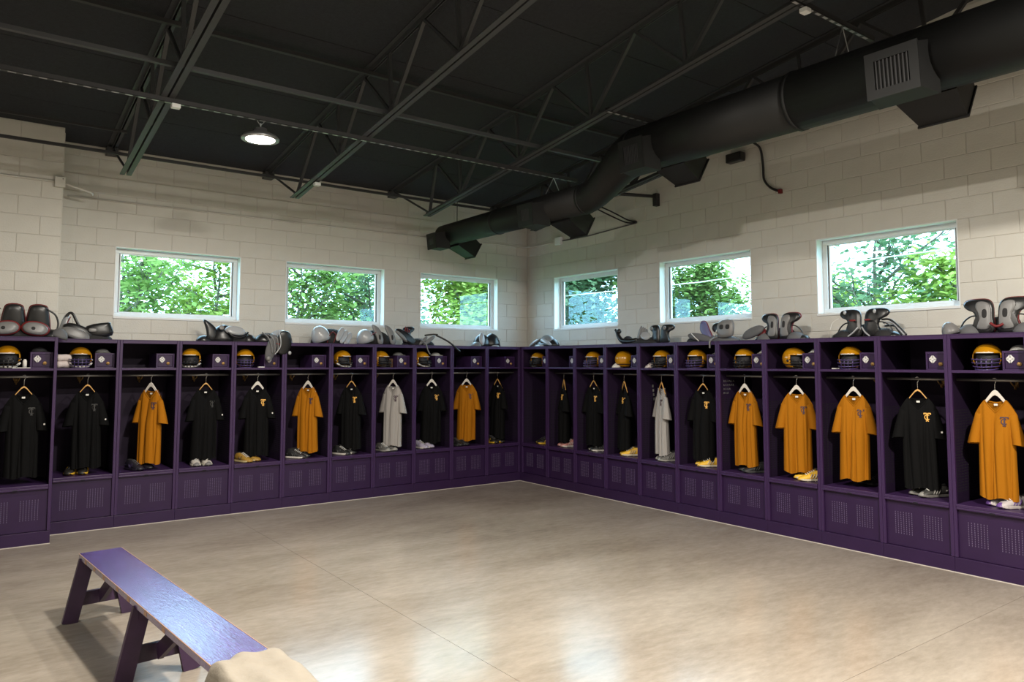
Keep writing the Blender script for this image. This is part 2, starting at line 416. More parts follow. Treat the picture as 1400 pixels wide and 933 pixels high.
def strut(label, y, z, x0, x1, m):
    t = thing('strut_channel', label, 'strut', (0, y, z), 0, 'slotted strut channels')
    MB().box(x0, x1, -.02, .02, 0, .003).box(x0, x1, -.02, -.017, 0, .04).box(x0, x1, .017, .02, 0, .04).build('channel', M['steel2'], t)
    mb = MB(); x = x0+.02
    while x < x1-.05:
        mb.box(x, x+.055, -.011, .011, -.0012, .0005); x += .10
    mb.build('slots', M['silver'], t, kind='stuff')
    return t
strut('long slotted strut channel carrying the round lamp below the joists', -2.38, 3.975, XL, -.94, M['galv'])
strut('short slotted strut channel above the duct at the upper right', -6.0, 4.47, -2.0, -.83, M['galv'])
strut('short slotted strut channel above the duct bend', -3.96, 4.21, -1.95, -1.19, M['galv'])

for (cx_, cy_, cz_, lb) in ((-3.70, -1.05, zc(-1.05)-.70, 'small white clip under the joist right of the round lamp'), (-5.50, -2.42, 3.945, 'small white clip under the strut at the leftmost joist'), (-1.86, -6.02, 4.43, 'small white clip under the upper right strut beside the duct')):
    tag(MB().box(cx_-.035, cx_+.035, cy_-.03, cy_+.03, cz_-.02, cz_+.015).build('cable_clip', M['white'], None, bevel=.004), lb, 'clip')

# ------------------------------------------------------------------ round high bay lamps
def lamp(x, y, z, label, k=1.0):
    t = thing('high_bay_lamp', label, 'lamp', (x, y, z), 0, 'round high bay lamps')
    ring = lambda rad, h: [(rad*math.cos(2*PI*k/32), rad*math.sin(2*PI*k/32), h) for k in range(32)]
    MB().rings([ring(.13, -.002), ring(.165, -.006), ring(.168, .01), ring(.15, .03), ring(.11, .05), ring(.06, .055), ring(.055, .10), ring(.03, .105)]).build('housing', M['galv'], t, True)
    MB().rings([ring(.128, -.003), ring(.128, -.006), ring(.06, -.010)]).build('lens', M['lens'], t)
    MB().tube([(0, 0, .10), (0, 0, .15)], .006, 6).build('hook', M['galv'], t)
    for s in (-1, 1):
        MB().tube([(0, 0, .13), (.03*s, 0, .165), (.015*s, 0, .20)], .004, 6).build('clip', M['galv'], t)
    ld = bpy.data.lights.new('lamp_light', 'AREA'); ld.shape = 'DISK'; ld.size = .25; ld.energy = LAMP_W*k; ld.color = LAMP_COL; ld.spread = math.radians(180)
    lo = bpy.data.objects.new('lamp_light', ld); col.objects.link(lo); lo.parent = t; lo.location = (0, 0, -.015)
lamp(-4.77, -2.38, 3.80, 'glowing round lamp hanging below the dark ceiling', .40)
lamp(-4.77, -6.0, 4.25, 'round lamp above the open floor, outside the picture', 1.65)
lamp(-3.0, -9.0, 4.35, 'round lamp over the right of the room, outside the picture', 2.2)
lamp(-4.77, -11.0, 4.9, 'round lamp behind the viewer, outside the picture', .3)
lamp(-8.4, -6.0, 4.25, 'round lamp far to the left, outside the picture', .45)

# ------------------------------------------------------------------ duct
DX = -1.3
dt = thing('air_duct', 'big round black air duct under the ceiling with square side vents', 'duct', (DX, 0, 0))
def cyl(y0, y1, x0, z0, x1, z1, ra, rb, n=28, caps=(True, True), m=1):
    rg = []
    for i in range(m+1):
        t = i/m; st = t*t*(3-2*t) if m > 1 else t
        rg.append([(x0+(x1-x0)*st+(ra+(rb-ra)*st)*math.cos(2*PI*k/n), y0+(y1-y0)*t, z0+(z1-z0)*st+(ra+(rb-ra)*st)*math.sin(2*PI*k/n)) for k in range(n)])
    return MB().rings(rg, *caps)
ZF, RF, ZN, RN = 3.623, .158, 3.975, .248
cyl(.12, -2.95, 0, ZF, 0, ZF, RF-.004, RF+.014).build('duct_section', M['duct'], dt, True)
cyl(-2.95, -3.75, 0, ZF, 0, ZN, RF+.014, RN-.012, m=8, caps=(False, False)).build('duct_bend', M['duct'], dt, True)
cyl(-3.75, -5.6, 0, ZN, 0, ZN, RN-.012, RN-.006).build('duct_section', M['duct'], dt, True)
cyl(-5.6, -11.0, 0, ZN, 0, ZN, RN, RN).build('duct_section', M['duct'], dt, True)
for (y, z, ra) in ((-1.25, ZF, RF+.012), (-2.95, ZF, RF+.018), (-3.75, ZN, RN-.006), (-5.6, ZN, RN+.006)):
    cyl(y-.015, y+.015, 0, z, 0, z, ra, ra).build('duct_collar', M['duct'], dt, True)
def diffuser(y, z, R0, side, w, h, down, reach):
    """square box leaving the duct; side -1 faces the room, +1 faces the wall; face tilts down"""
    s = side; x0, x1 = R0*.55*s, (R0+reach)*s
    a = min(x0, x1); b = max(x0, x1)
    me = MB()
    hw, hh = w/2, h/2
    # tapered box: wide at the duct
    g0 = 1.25
    v = [(x0, -hw*g0, -hh*g0), (x0, hw*g0, -hh*g0), (x0, hw*g0, hh*g0), (x0, -hw*g0, hh*g0), (x1, -hw, -hh), (x1, hw, -hh), (x1, hw, hh), (x1, -hw, hh)]
    me.add(v, [(0, 1, 5, 4), (1, 2, 6, 5), (2, 3, 7, 6), (3, 0, 4, 7), (0, 3, 2, 1)])
    me.add([(x1-.02*s, -hw, -hh), (x1-.02*s, hw, -hh), (x1-.02*s, hw, hh), (x1-.02*s, -hw, hh)], [(0, 1, 2, 3)])
    p = me.build('vent_box', M['duct'], dt); p.location = (0, y, z); p.rotation_euler = (0, down if s > 0 else -down, 0)
    q = .052
    fr = MB()
    fa, fb = (x1-.004*s, x1+.010*s); fa, fb = min(fa, fb), max(fa, fb)
    fr.box(fa, fb, -hw-.012, hw+.012, hh-q, hh+.012).box(fa, fb, -hw-.012, hw+.012, -hh-.012, -hh+q).box(fa, fb, -hw-.012, -hw+q, -hh+q, hh-q).box(fa, fb, hw-q, hw+.012, -hh+q, hh-q)
    fr.build('grille_frame', M['duct'], p)
    ia, ib = sorted((x1-.012*s, x1-.010*s))
    MB().box(ia, ib, -hw+.01, hw-.01, -hh+.01, hh-.01).build('grille_recess', M['ductin'], p)
    n = 9
    for k in range(n):
        yy = -hw+q+(w-2*q)*(k+.5)/n
        sa, sb = sorted((x1-.008*s, x1+.006*s))
        MB().box(sa, sb, yy-.004, yy+.004, -hh+q, hh-q).build('slat', M['steel2'], p)
diffuser(-.04, ZF-.09, RF, -1, .22, .20, .12, .14); diffuser(-2.24, ZF-.08, RF, -1, .26, .24, .10, .16)
diffuser(-3.98, ZN-.11, RN-.01, -1, .30, .29, .10, .10); diffuser(-6.55, ZN-.10, RN, -1, .35, .31, .10, .11)
diffuser(-.12, ZF-.02, RF, 1, .24, .22, .52, .25); diffuser(-2.48, ZF-.02, RF, 1, .28, .24, .52, .26)
diffuser(-4.15, ZN-.03, RN-.01, 1, .30, .27, .55, .19); diffuser(-6.60, ZN-.03, RN, 1, .34, .29, .55, .19)
for (y, z, ra) in ((-2.38, ZF, RF), (-3.96, ZN, RN-.02), (-6.0, ZN, RN)):
    zz = {-2.38: 3.975, -3.96: 4.21, -6.0: 4.47}[y]
    for s in (-1, 1):
        MB().tube([(s*.12, y, z+ra*.9), (0, y, zz)], .004, 6).build('hanger_wire', M['galv'], dt)
MB().tube([(.15, 0, ZF+.12), (.15, 0, zc(0)-.01)], .006, 6).build('hanger_wire', M['steel2'], dt)

# ------------------------------------------------------------------ conduits, boxes and cables on the walls
tag(MB().tube([(-5.98, DEP-.012, 3.668), (-1.0, DEP-.012, 3.672), (.0, DEP-.012, 3.70), (.42, DEP-.014, 3.695), (.56, DEP-.05, 3.692), (.618, DEP-.2, 3.69), (.625, -.04, 3.695)], .010, 8).build('conduit', M['block'], None, True),
    'long thin painted conduit running along the window wall into the corner', 'conduit')
tag(MB().tube([(-7.2, .228, 3.73), (-6.14, .228, 3.73)], .012, 8).build('conduit', M['block'], None, True), 'painted conduit on the projecting wall at far left', 'conduit')
tag(MB().tube([(-6.05, .20, 3.715), (-5.80, .24, 3.66), (-5.775, .30, 3.655), (-5.772, .33, 3.65)], .013, 8).build('conduit', M['block'], None, True),
    'short white conduit stub with a bent end beside the corner box', 'conduit')
jb = thing('junction_box', 'square painted junction box on the projecting wall corner', 'electrical box', (-6.09, .238, 3.725), 0)
MB().box(-.055, .045, -.05, .0, -.055, .055).build('body', M['block'], jb, bevel=.004); MB().tube([(.02, -.052, .035), (.02, -.049, .035)], .006, 8).build('screw', M['steel2'], jb)
jb = thing('junction_box', 'small white junction box on the right wall near the corner', 'electrical box', (DEP-.002, -.20, 3.70), -PI/2)
MB().box(-.07, .07, -.045, 0, -.06, .06).build('body', M['white'], jb, bevel=.004); MB().box(-.06, .06, -.049, -.045, -.05, .05).build('cover', M['white'], jb)
tag(MB().tube([(.628, -.28, 3.695), (.628, -.9, 3.69), (.628, -1.88, 3.735)], .009, 8).build('conduit', M['greyf'], None, True), 'dark thin cable from the white corner box along the right wall', 'cable')
tag(MB().tube(crom([(.2, -1.55, 3.98), (.42, -1.62, 3.9), (.58, -1.75, 3.79), (.625, -1.88, 3.745)], 5, False), .011, 8).build('cable', M['blackf'], None, True), 'black cable sagging to the right wall, upper of the two by the bracket', 'cable', 'paired black cables')
tag(MB().tube(crom([(.2, -1.50, 3.95), (.42, -1.57, 3.86), (.57, -1.72, 3.76), (.625, -1.86, 3.735)], 5, False), .011, 8).build('cable', M['blackf'], None, True), 'black cable sagging to the right wall, lower of the two by the bracket', 'cable', 'paired black cables')
tag(MB().tube(crom([(.52, -3.86, 4.38), (.58, -3.92, 4.30), (.60, -3.94, 4.1), (.60, -3.95, 3.93), (.615, -4.02, 3.82), (.625, -4.13, 3.755)], 6, False), .014, 8).build('cable', M['blackf'], None, True), 'thick black cable hanging in an S bend on the right wall', 'cable')
tag(MB().box(.60, .645, -4.165, -4.125, 3.725, 3.775).build('cable_clip', M['redp'], None, bevel=.005), 'small dark red clip ending the S-bent black cable', 'clip')
sp = thing('wall_speaker', 'small black box fixed high on the right wall beside the duct', 'box', (.54, -3.60, 4.255), -PI/2)
MB().box(-.11, .11, -.05, .05, -.055, .055).build('body', M['blackp'], sp, bevel=.012); MB().box(-.02, .02, .05, .15, -.02, .02).build('bracket', M['steel2'], sp); MB().box(-.09, .09, -.053, -.049, -.04, .04).build('front', M['blackf'], sp)
bk = thing('wall_bracket', 'black steel bracket arm reaching from the joist to the right wall', 'bracket', (0, 0, 0))
MB().tube([(-.05, -2.08, 4.02), (.57, -2.27, 4.03)], .022, 10).build('arm', M['steel2'], bk, True); MB().box(.56, .635, -2.30, -2.24, 3.90, 4.07).build('foot', M['steel2'], bk)
#__PART2__
# ------------------------------------------------------------------ lockers
W, H, DP = .61, 2.025, .632
def vent_slots():
    mb = MB()
    for x0 in (.105, .355):
        for i in range(7):
            for j in range(11):
                x = x0+i*.024; z = .235+j*.0185
                mb.add([(x, .0222, z), (x+.0045, .0222, z), (x+.0045, .0222, z+.010), (x, .0222, z+.010),
                        (x, .0245, z), (x+.0045, .0245, z), (x+.0045, .0245, z+.010), (x, .0245, z+.010)], [(0, 1, 2, 3), (0, 4, 5, 1), (1, 5, 6, 2), (2, 6, 7, 3), (3, 7, 4, 0)])
    return mb
def side_holes(x, s):
    mb = MB()
    for i in range(9):
        for j in range(30):
            y = .07+i*.058; z = .66+j*.024
            q = [(x, y, z), (x, y+.036, z), (x, y+.036, z+.010), (x, y, z+.010)]
            mb.add(q if s > 0 else q[::-1], [(0, 1, 2, 3)])
    return mb
def make_locker():
    t = thing('locker', '', 'locker', (0, 0, 0), 0, 'purple team lockers')
    P, Q = M['purple'], M['purple_shaded']
    for s in (0, 1):
        X = lambda a, b: (a, b) if not s else (W-b, W-a)
        MB().box(*X(.0008, .029), 0, .026, .126, H-.001).build('face_post', M['purple_lit'], t, bevel=.003)
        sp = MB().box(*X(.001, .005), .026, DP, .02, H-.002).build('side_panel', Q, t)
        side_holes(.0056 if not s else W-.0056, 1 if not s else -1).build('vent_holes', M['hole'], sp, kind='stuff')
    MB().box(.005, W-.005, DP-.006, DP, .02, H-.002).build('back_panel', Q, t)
    MB().box(.0005, W-.0005, -.003, DP, H-.006, H).build('top_panel', M['purple_lit'], t)
    MB().box(.029, W-.029, .001, .024, H-.042, H-.006).build('header_rail', M['purple_lit'], t, bevel=.003)
    MB().box(.006, W-.006, .004, DP-.006, 1.690, 1.714).build('shelf', M['purple_lit'], t, bevel=.003)
    st = MB().box(.030, W-.030, -.010, DP-.006, .548, .575).box(.030, W-.030, -.010, .004, .530, .548).build('seat', M['purple_lit'], t, bevel=.004)
    MB().box(.285, .325, -.0115, -.008, .528, .540).build('finger_latch', M['hole'], st)
    d = MB().box(.030, W-.030, .0245, .032, .128, .526).build('bin_door', P, t)
    vent_slots().build('vent_slots', M['slot'], d, kind='stuff')
    MB().box(.0008, W-.0008, -.004, .034, 0, .124).build('base_board', P, t, bevel=.002)
    MB().tube([(.005, .16, 1.63), (W-.005, .16, 1.63)], .0125, 10).build('clothes_rod', M['rod'], t, True)
    hk = MB().box(.29, .32, DP-.012, DP-.006, 1.56, 1.62)
    for sx in (-1, 1): hk.tube(crom([(.305, DP-.012, 1.575), (.305+.012*sx, DP-.05, 1.575), (.305+.025*sx, DP-.065, 1.60), (.305+.03*sx, DP-.06, 1.62)], 4, False), .006, 6)
    hk.tube(crom([(.305, DP-.012, 1.57), (.305, DP-.035, 1.545), (.305, DP-.06, 1.55), (.305, DP-.065, 1.57)], 4, False), .006, 6)
    hk.build('coat_hook', M['brass'], t, True)
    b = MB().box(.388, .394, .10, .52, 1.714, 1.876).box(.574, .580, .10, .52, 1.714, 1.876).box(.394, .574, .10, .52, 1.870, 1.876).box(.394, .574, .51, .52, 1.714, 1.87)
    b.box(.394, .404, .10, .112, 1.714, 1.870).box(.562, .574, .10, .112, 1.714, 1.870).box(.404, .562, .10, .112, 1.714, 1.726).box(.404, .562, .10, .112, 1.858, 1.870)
    b = b.build('security_box', M['purple_lit'], t)
    MB().box(.407, .559, .1045, .110, 1.728, 1.856).build('box_door', P, b, bevel=.002)
    mb = MB(); c = Vector((.448, .098, 1.808))
    for i in range(4):
        a0 = PI/2*i; a1 = PI/2*(i+1)
        mb.bar(c+Vector((.026*math.cos(a0), 0, .030*math.sin(a0))), c+Vector((.026*math.cos(a1), 0, .030*math.sin(a1))), .014, .008, (0, 1, 0))
    mb.tube([c+Vector((0, -.006, 0)), c+Vector((0, .006, 0))], .012, 10); mb.build('lock_hasp', M['hasp'], b)
    mb = MB().tube([(.512, .094, 1.766), (.512, .104, 1.766)], .017, 12); mb.tube([(.512, .089, 1.766), (.512, .094, 1.766)], .007, 8); mb.build('lock_cylinder', M['brass'], b, True)
    return t
ORD = ['', 'first', 'second', 'third', 'fourth', 'fifth', 'sixth', 'seventh', 'eighth', 'ninth', 'tenth', 'eleventh']
def frame(side, k):
    if side == 'L': return Vector((-k*W+.004, 0, 0)), 0
    if side == 'R': return Vector((0, -.038-(k-1)*W, 0)), -PI/2
    return Vector((-6.712, -.40, 0)), 0
def where(side, k):
    if side == 'L': return '%s locker left of the corner' % ORD[k]
    if side == 'R': return '%s locker right of the corner' % ORD[k]
    return 'forward-standing locker at far left'
def loc(side, k, x, y, z):
    o, a = frame(side, k); return (Matrix.Rotation(a, 4, 'Z') @ Vector((x, y, z)))+o
ALL = [('P', 0)]+[('L', k) for k in range(10, 0, -1)]+[('R', k) for k in range(1, 12)]
proto = make_locker()
for i, (s, k) in enumerate(ALL):
    o = proto if i == 0 else copy_tree(proto)
    o.location, a = frame(s, k); o.rotation_euler = (0, 0, a)
    o['label'] = 'purple steel open locker, the '+where(s, k)
tag(MB().box(0.001, DEP-.004, -.036, DEP-.004, H-.006, H).box(.001, .02, -.036, -.001, 0, H-.006).build('corner_filler', M['purple']), 'purple steel filler panel closing the corner between both locker runs', 'panel')

# ------------------------------------------------------------------ jersey and hanger
ZH = .655
def sh_w(t): return .160-.024*min(1, t*3.2)**.8+.012*max(0, t-.3)
def sh_top(x, back):
    a = abs(x)
    if a < .078:
        e = 1-a/.078
        return 1.462-(.022*e**.5 if back else .105*e**.8)
    return 1.462-.125*((a-.078)/.082)**1.25
def sh_d(t): return .014+.05*min(1, t*2.6)**.7+.010*t
FR = [True]
def fold(x, t, ph, amp): return amp*min(1, .10+t*1.5)*(1.25*(1-abs(math.sin(x*24+ph+.5*t)))**2.2+.8*(1-abs(math.sin(x*37+1.7*ph-.5*t)))**3-.35)*(1 if FR[0] else -1)
def sh_pt(c, t, back, ph, amp, xs):
    FR[0] = not back
    w = sh_w(t); x = c*w; e = math.sqrt(max(0, 1-c*c))
    z0 = sh_top(c*.160, back); zh = ZH+.012*math.sin(c*5+ph)+(.0 if back else -.01)
    z = z0*(1-t)+zh*t
    y = (sh_d(t)*e)*(1 if back else -1)+fold(x, t, ph if not back else ph+2, amp)*(.3+.7*e)
    return (x+xs*t*t*.4, y, z)
def shirt_meshes(ph, amp, xs):
    nu, nv = 56, 20; mb = MB()
    for back in (False, True):
        base = len(mb.v)
        for j in range(nv+1):
            for i in range(nu+1): mb.v.append(sh_pt(-1+2*i/nu, j/nv, back, ph, amp, xs))
        for j in range(nv):
            for i in range(nu):
                q = (base+j*(nu+1)+i, base+j*(nu+1)+i+1, base+(j+1)*(nu+1)+i+1, base+(j+1)*(nu+1)+i); mb.f.append(q[::-1] if not back else q)
    sl = []
    for s in (-1, 1):
        m = MB(); rg = []
        for j in range(7):
            t = j/6; c = Vector((s*(.118+.060*t-.012*t*t), .0, 1.345-.255*t)); ax = Vector((s*.24, 0, -.97)); a = Vector((s*.97, 0, .24)); b = Vector((0, 1, 0))
            ra = .036+.014*t; rb = .026+.034*t
            rg.append([c+a*ra*math.cos(2*PI*k/16)*(1+.12*math.sin(3*k+ph)*t)+b*rb*math.sin(2*PI*k/16)+ax*(.02*t*math.sin(2*PI*k/16+1)) for k in range(16)])
        m.rings(rg, True, False); sl.append(m)
    cl = MB(); pts = []
    for i in range(13):
        c = -1+2*i/12; x = c*.080; e = sh_pt(x/.160, 0, False, ph, amp, xs); pts.append((e[0], e[1]-.002, e[2]))
    cl.tube(pts, .0055, 6); pts = []
    for i in range(9):
        c = -1+2*i/8; e = sh_pt(c*.080/.160, 0, True, ph, amp, xs); pts.append(e)
    cl.tube(pts, .0055, 6)
    return mb, sl, cl
def emblem(ph, amp, xs):
    """interlocked T and C"""
    mb = MB(); ox, oz = .072, 1.290
    def P(x, z, d):
        x *= .82; z *= .82
        X = ox+x; t = (1.43-(oz+z))/(1.43-ZH); c = X/sh_w(t); e = sh_pt(c, t, False, ph, amp, xs); return (e[0], e[1]-d, oz+z)
    def strip(pts, w):
        for a, b in zip(pts[:-1], pts[1:]):
            a = Vector(a); b = Vector(b); n = Vector((-(b-a).y, (b-a).x)).normalized()*w/2
            q = [a-n, b-n, b+n, a+n]
            mb.add([P(v.x, v.y, .005) for v in q]+[P(v.x, v.y, .001) for v in q], [(0, 1, 2, 3), (0, 4, 5, 1), (1, 5, 6, 2), (2, 6, 7, 3), (3, 7, 4, 0)])
    strip([(-.034, .038), (.034, .038)], .012); strip([(-.032, .040), (-.032, .024)], .008); strip([(.032, .040), (.032, .024)], .008)
    strip([(0, .038), (0, -.046)], .013); strip([(-.014, -.046), (.014, -.046)], .010)
    strip([(.026*math.cos(a), -.004+.027*math.sin(a)) for a in [math.radians(45+i*27) for i in range(11)]], .009)
    return mb
_sh = {}
def jersey(s, k, kind, yaw, x=.305, y=.16, hang='white', patch=False, var=0, dark=False):
    ph = [0.3, 1.9, 3.4][var]; amp = [.030, .034, .028][var]; xs = [0, .03, -.02][var]
    cm = {'gold': M['gold_cloth'], 'black': M['black_cloth'], 'grey': M['grey_cloth']}[kind]
    t = thing('jersey', '%s V-neck shirt hanging in the %s' % (kind, where(s, k)), 'shirt', loc(s, k, x, y, 0), frame(s, k)[1]+yaw, 'shirts on hangers')
    key = (kind, var, dark)
    if key not in _sh:
        mb, sl, cl = shirt_meshes(ph, amp, xs)
        _sh[key] = [(n, b) for n, b in (('body', mb), ('sleeve', sl[0]), ('sleeve', sl[1]), ('collar', cl))]
        _sh[key] = [b.build(n, cm, t, True) for n, b in _sh[key]]
        _sh[key].append(emblem(ph, amp, xs).build('emblem', M['gold_print'] if kind == 'black' and not dark else M['faint_print'] if dark else M['dark_print'], t))
        _sh[key].append(MB().box(-.014, .014, .004, .0055, 1.415, 1.432).build('neck_tag', M['strapw'], t))
    else:
        for q in _sh[key]:
            c = q.copy(); col.objects.link(c); c.parent = t
    if patch: MB().box(.176, .190, -.060, -.054, 1.150, 1.166).build('sleeve_patch', M['strapw'], t)
    # hanger
    hm = M['hwhite'] if hang == 'white' else M['wood']
    h = thing('clothes_hanger', '%s clothes hanger holding the shirt in the %s' % ('white' if hang == 'white' else 'light wooden', where(s, k)), 'hanger', loc(s, k, x, y, 0), frame(s, k)[1]+yaw, 'clothes hangers')
    pts = crom([(-.115, 0, 1.395), (-.09, 0, 1.425), (-.055, 0, 1.475), (0, 0, 1.532), (.055, 0, 1.475), (.09, 0, 1.425), (.115, 0, 1.395)], 3, False)
    mb = MB(); rr = .023 if hang == 'white' else .009
    rg = []
    for i, q in enumerate(pts):
        e = rr*(.75+.5*(1-abs(q[0])/.12)); rg.append([(q[0], -.007, q[2]-e), (q[0], .007, q[2]-e), (q[0], .007, q[2]+e*.6), (q[0], -.007, q[2]+e*.6)])
    mb.rings(rg); mb.build('arm', hm, h, bevel=.003)
    hp = [(0, 0, 1.53), (0, 0, 1.595)]+[(.0175*math.cos(a), 0, 1.630+.0175*math.sin(a)) for a in [math.radians(-60+i*30) for i in range(9)]]
    MB().tube(hp, .0028, 6).build('hook', M['chrome'], h, True)

# ------------------------------------------------------------------ helmet
_hel = {}
def helmet_parts(t, mm, strap):
    key = (mm, strap)
    if key in _hel:
        for q in _hel[key]:
            c = q.copy(); col.objects.link(c); c.parent = t
        return
    out = []
    rx, ry, rz, zc0 = .112, .132, .120, .108
    nu, nv = 36, 20; mb = MB()
    for j in range(nv+1):
        ph = -PI/2*.62+(PI/2*.62+PI/2)*j/nv
        for i in range(nu):
            a = 2*PI*i/nu; mb.v.append((rx*math.cos(ph)*math.sin(a), -ry*math.cos(ph)*math.cos(a)*(1.0), zc0+rz*math.sin(ph)))
    for j in range(nv):
        for i in range(nu):
            q = (j*nu+i, j*nu+(i+1) % nu, (j+1)*nu+(i+1) % nu, (j+1)*nu+i)
            c = [sum(mb.v[k][d] for k in q)/4 for d in range(3)]
            dy = c[1]/ry; dz = (c[2]-zc0)/rz
            if dy < -.30 and dz < .30: continue
            if dy < -.05 and -.18 < dz < .0 and abs(c[0]) > .09 and False: continue
            mb.f.append(q)
    sh = mb.build('shell', M['helmet'], t, True); so = sh.modifiers.new('thick', 'SOLIDIFY'); so.thickness = .007; out.append(sh)
    out.append(MB().dome((0, .004, .04), (.098, .112, .165), 0, 18, 8).build('padding', M['pad'], t, True))
    m = MB()
    for z, fy, w in ((.098, .155, .110), (.068, .172, .108), (.036, .172, .100), (.012, .160, .085)):
        pts = [(w*math.sin(a), -.04-(fy-.04)*math.cos(a), z-.012*math.cos(a)) for a in [math.radians(-88+i*16) for i in range(12)]]
        m.tube(pts, .0052, 6)
    for x in (-.055, -.018, .018, .055): m.tube([(x, -.150+abs(x)*.5, .098), (x, -.166+abs(x)*.5, .06), (x*.9, -.150+abs(x)*.5, .002)], .0048, 6)
    out.append(m.build('face_mask', mm, t, True))
    b = MB(); pts = [(.104*math.sin(a), -.131*math.cos(a), .146) for a in [math.radians(-38+i*7.6) for i in range(11)]]
    b.tube(pts, .0045, 6, flat=.7); out.append(b.build('front_bumper', M['strapw'], t, True))
    for s in (-1, 1):
        m = MB().tube([(s*.108, -.02, .085), (s*.118, -.02, .085)], .013, 10); out.append(m.build('ear_snap', M['chrome'] if strap else M['maskb'], t, True))
    if strap:
        m = MB(); m.tube(crom([(-.108, -.03, .05), (-.07, -.10, .018), (0, -.135, .010), (.07, -.10, .018), (.108, -.03, .05)], 4, False), .011, 6); out.append(m.build('chin_strap', M['strapw'], t, True))
    _hel[key] = out
def helmet(s, k, yaw, x=.20, y=.18, mask='purple', strap=False, desc='gold', tilt=0, z=0.002):
    t = thing('football_helmet', '%s football helmet on the shelf of the %s' % (desc, where(s, k)), 'helmet', loc(s, k, x, y, 1.714+z), frame(s, k)[1]+yaw, 'gold football helmets')
    t.rotation_euler = (tilt, 0, frame(s, k)[1]+yaw)
    helmet_parts(t, M['mask'] if mask == 'purple' else M['maskb'], strap)

# ------------------------------------------------------------------ shoes
_shoe = {}
def shoe_color(name, c, r=.5):
    if name not in M: M[name] = mat(name, c, r)
    return M[name]
SC = dict(darkgrey=((.045, .043, .040), (.16, .15, .14)), yellow=((.78, .46, .04), (.62, .55, .42)), white=((.50, .46, .42), (.62, .58, .50)), black=((.014, .014, .015), (.05, .05, .05)),
          blackgold=((.016, .014, .012), (.70, .42, .03)), blackwhite=((.015, .015, .016), (.66, .62, .56)), grey=((.11, .105, .10), (.30, .29, .26)),
          goldblack=((.34, .19, .03), (.62, .50, .25)), purpleblack=((.012, .010, .018), (.02, .015, .03)), lavender=((.38, .34, .44), (.58, .54, .50)), pink=((.46, .20, .18), (.60, .55, .50)), whitepurple=((.46, .42, .42), (.55, .50, .48)))
def shoe_parts(t, scheme):
    if scheme in _shoe:
        for q in _shoe[scheme]:
            c = q.copy(); col.objects.link(c); c.parent = t
        return
    up, so = SC[scheme]; out = []
    L = .275
    prof = [(a_, b_, c_*1.18) for a_, b_, c_ in [(0, .024, .060), (.04, .034, .082), (.15, .039, .094), (.28, .040, .098), (.40, .041, .088), (.55, .046, .070), (.70, .050, .056), (.84, .046, .046), (.94, .034, .036), (1, .014, .022)]]
    rg = []; rs = []
    for (q, w, h) in prof:
        y = L/2-q*L; cx = -.008*math.sin(q*PI)
        rg.append([(cx+w*math.copysign(abs(math.cos(a))**.8, math.cos(a)), y, .022+(h-.022)*max(0, math.sin(a))**.75) for a in [PI*i/10 for i in range(11)]])
        rs.append([(cx-w-.003, y, .004+.010*max(0, q-.8)*4), (cx+w+.003, y, .004+.010*max(0, q-.8)*4), (cx+w+.005, y, .026), (cx-w-.005, y, .026)])
    m = MB(); m.rings(rg); out.append(m.build('upper', shoe_color('shoe_'+scheme, up), t, True))
    m = MB(); m.rings(rs); out.append(m.build('sole', shoe_color('sole_'+scheme, so), t, False, bevel=.003))
    m = MB(); m.dome((0, .078, .108), (.027, .050, .010), 0, 14, 4); out.append(m.build('collar_opening', M['blackf'], t, True))
    m = MB()
    for i in range(5):
        y = .015-i*.020; z = .110-i*.0095; m.tube([(-.024, y, z-.010), (0, y-.004, z+.002), (.024, y, z-.010)], .0035, 5)
    out.append(m.build('laces', M['strapw'] if scheme not in ('black', 'purpleblack', 'blackgold') else M['greyf'], t, True))
    m = MB()
    for (x, y) in ((-.025, .10), (.025, .10), (-.03, .02), (.03, .02), (-.035, -.06), (.035, -.06), (0, -.10)): m.tube([(x, y, .006), (x, y, 0)], .007, 6)
    m0 = m; AC = dict(yellow=(.50, .46, .42), white=(.16, .15, .15), blackgold=(.70, .42, .03), blackwhite=(.09, .09, .09), goldblack=(.03, .025, .02), purpleblack=(.06, .04, .12), lavender=(.08, .07, .10), pink=(.55, .50, .46), whitepurple=(.13, .06, .25), grey=(.30, .29, .27), darkgrey=(.26, .25, .23), black=(.05, .05, .05))[scheme]
    am = shoe_color('accent_'+scheme, AC)
    m = MB(); m.dome((-.004, -.098, .012), (.046, .048, .038), 0, 14, 5); out.append(m.build('toe_cap', am if scheme in ('darkgrey', 'grey', 'white', 'whitepurple') else shoe_color('shoe_'+scheme, up), t, True))
    for sx in (-1, 1):
        m = MB()
        for i in range(3): m.tube([(sx*.0445-.005, -.035+i*.026, .030), (sx*.043-.004, -.020+i*.026, .055), (sx*.034-.003, -.008+i*.026, .074)], .0048, 5)
        out.append(m.build('side_stripe', am, t, True, kind='stuff'))
    m = MB(); m.tube([(-.034, .10, .055), (-.02, .132, .06), (.02, .132, .06), (.034, .10, .055)], .009, 6); out.append(m.build('heel_tab', am, t, True)); m = m0
    out.append(m.build('studs', shoe_color('sole_'+scheme, so), t, kind='stuff')); _shoe[scheme] = out
SN = dict(darkgrey='dark scuffed', yellow='yellow', white='worn white', black='black', blackgold='black and yellow', blackwhite='black white-soled', grey='dark grey', goldblack='gold and black', purpleblack='black and purple', lavender='lavender grey', pink='pink and white', whitepurple='pale purple-trimmed')
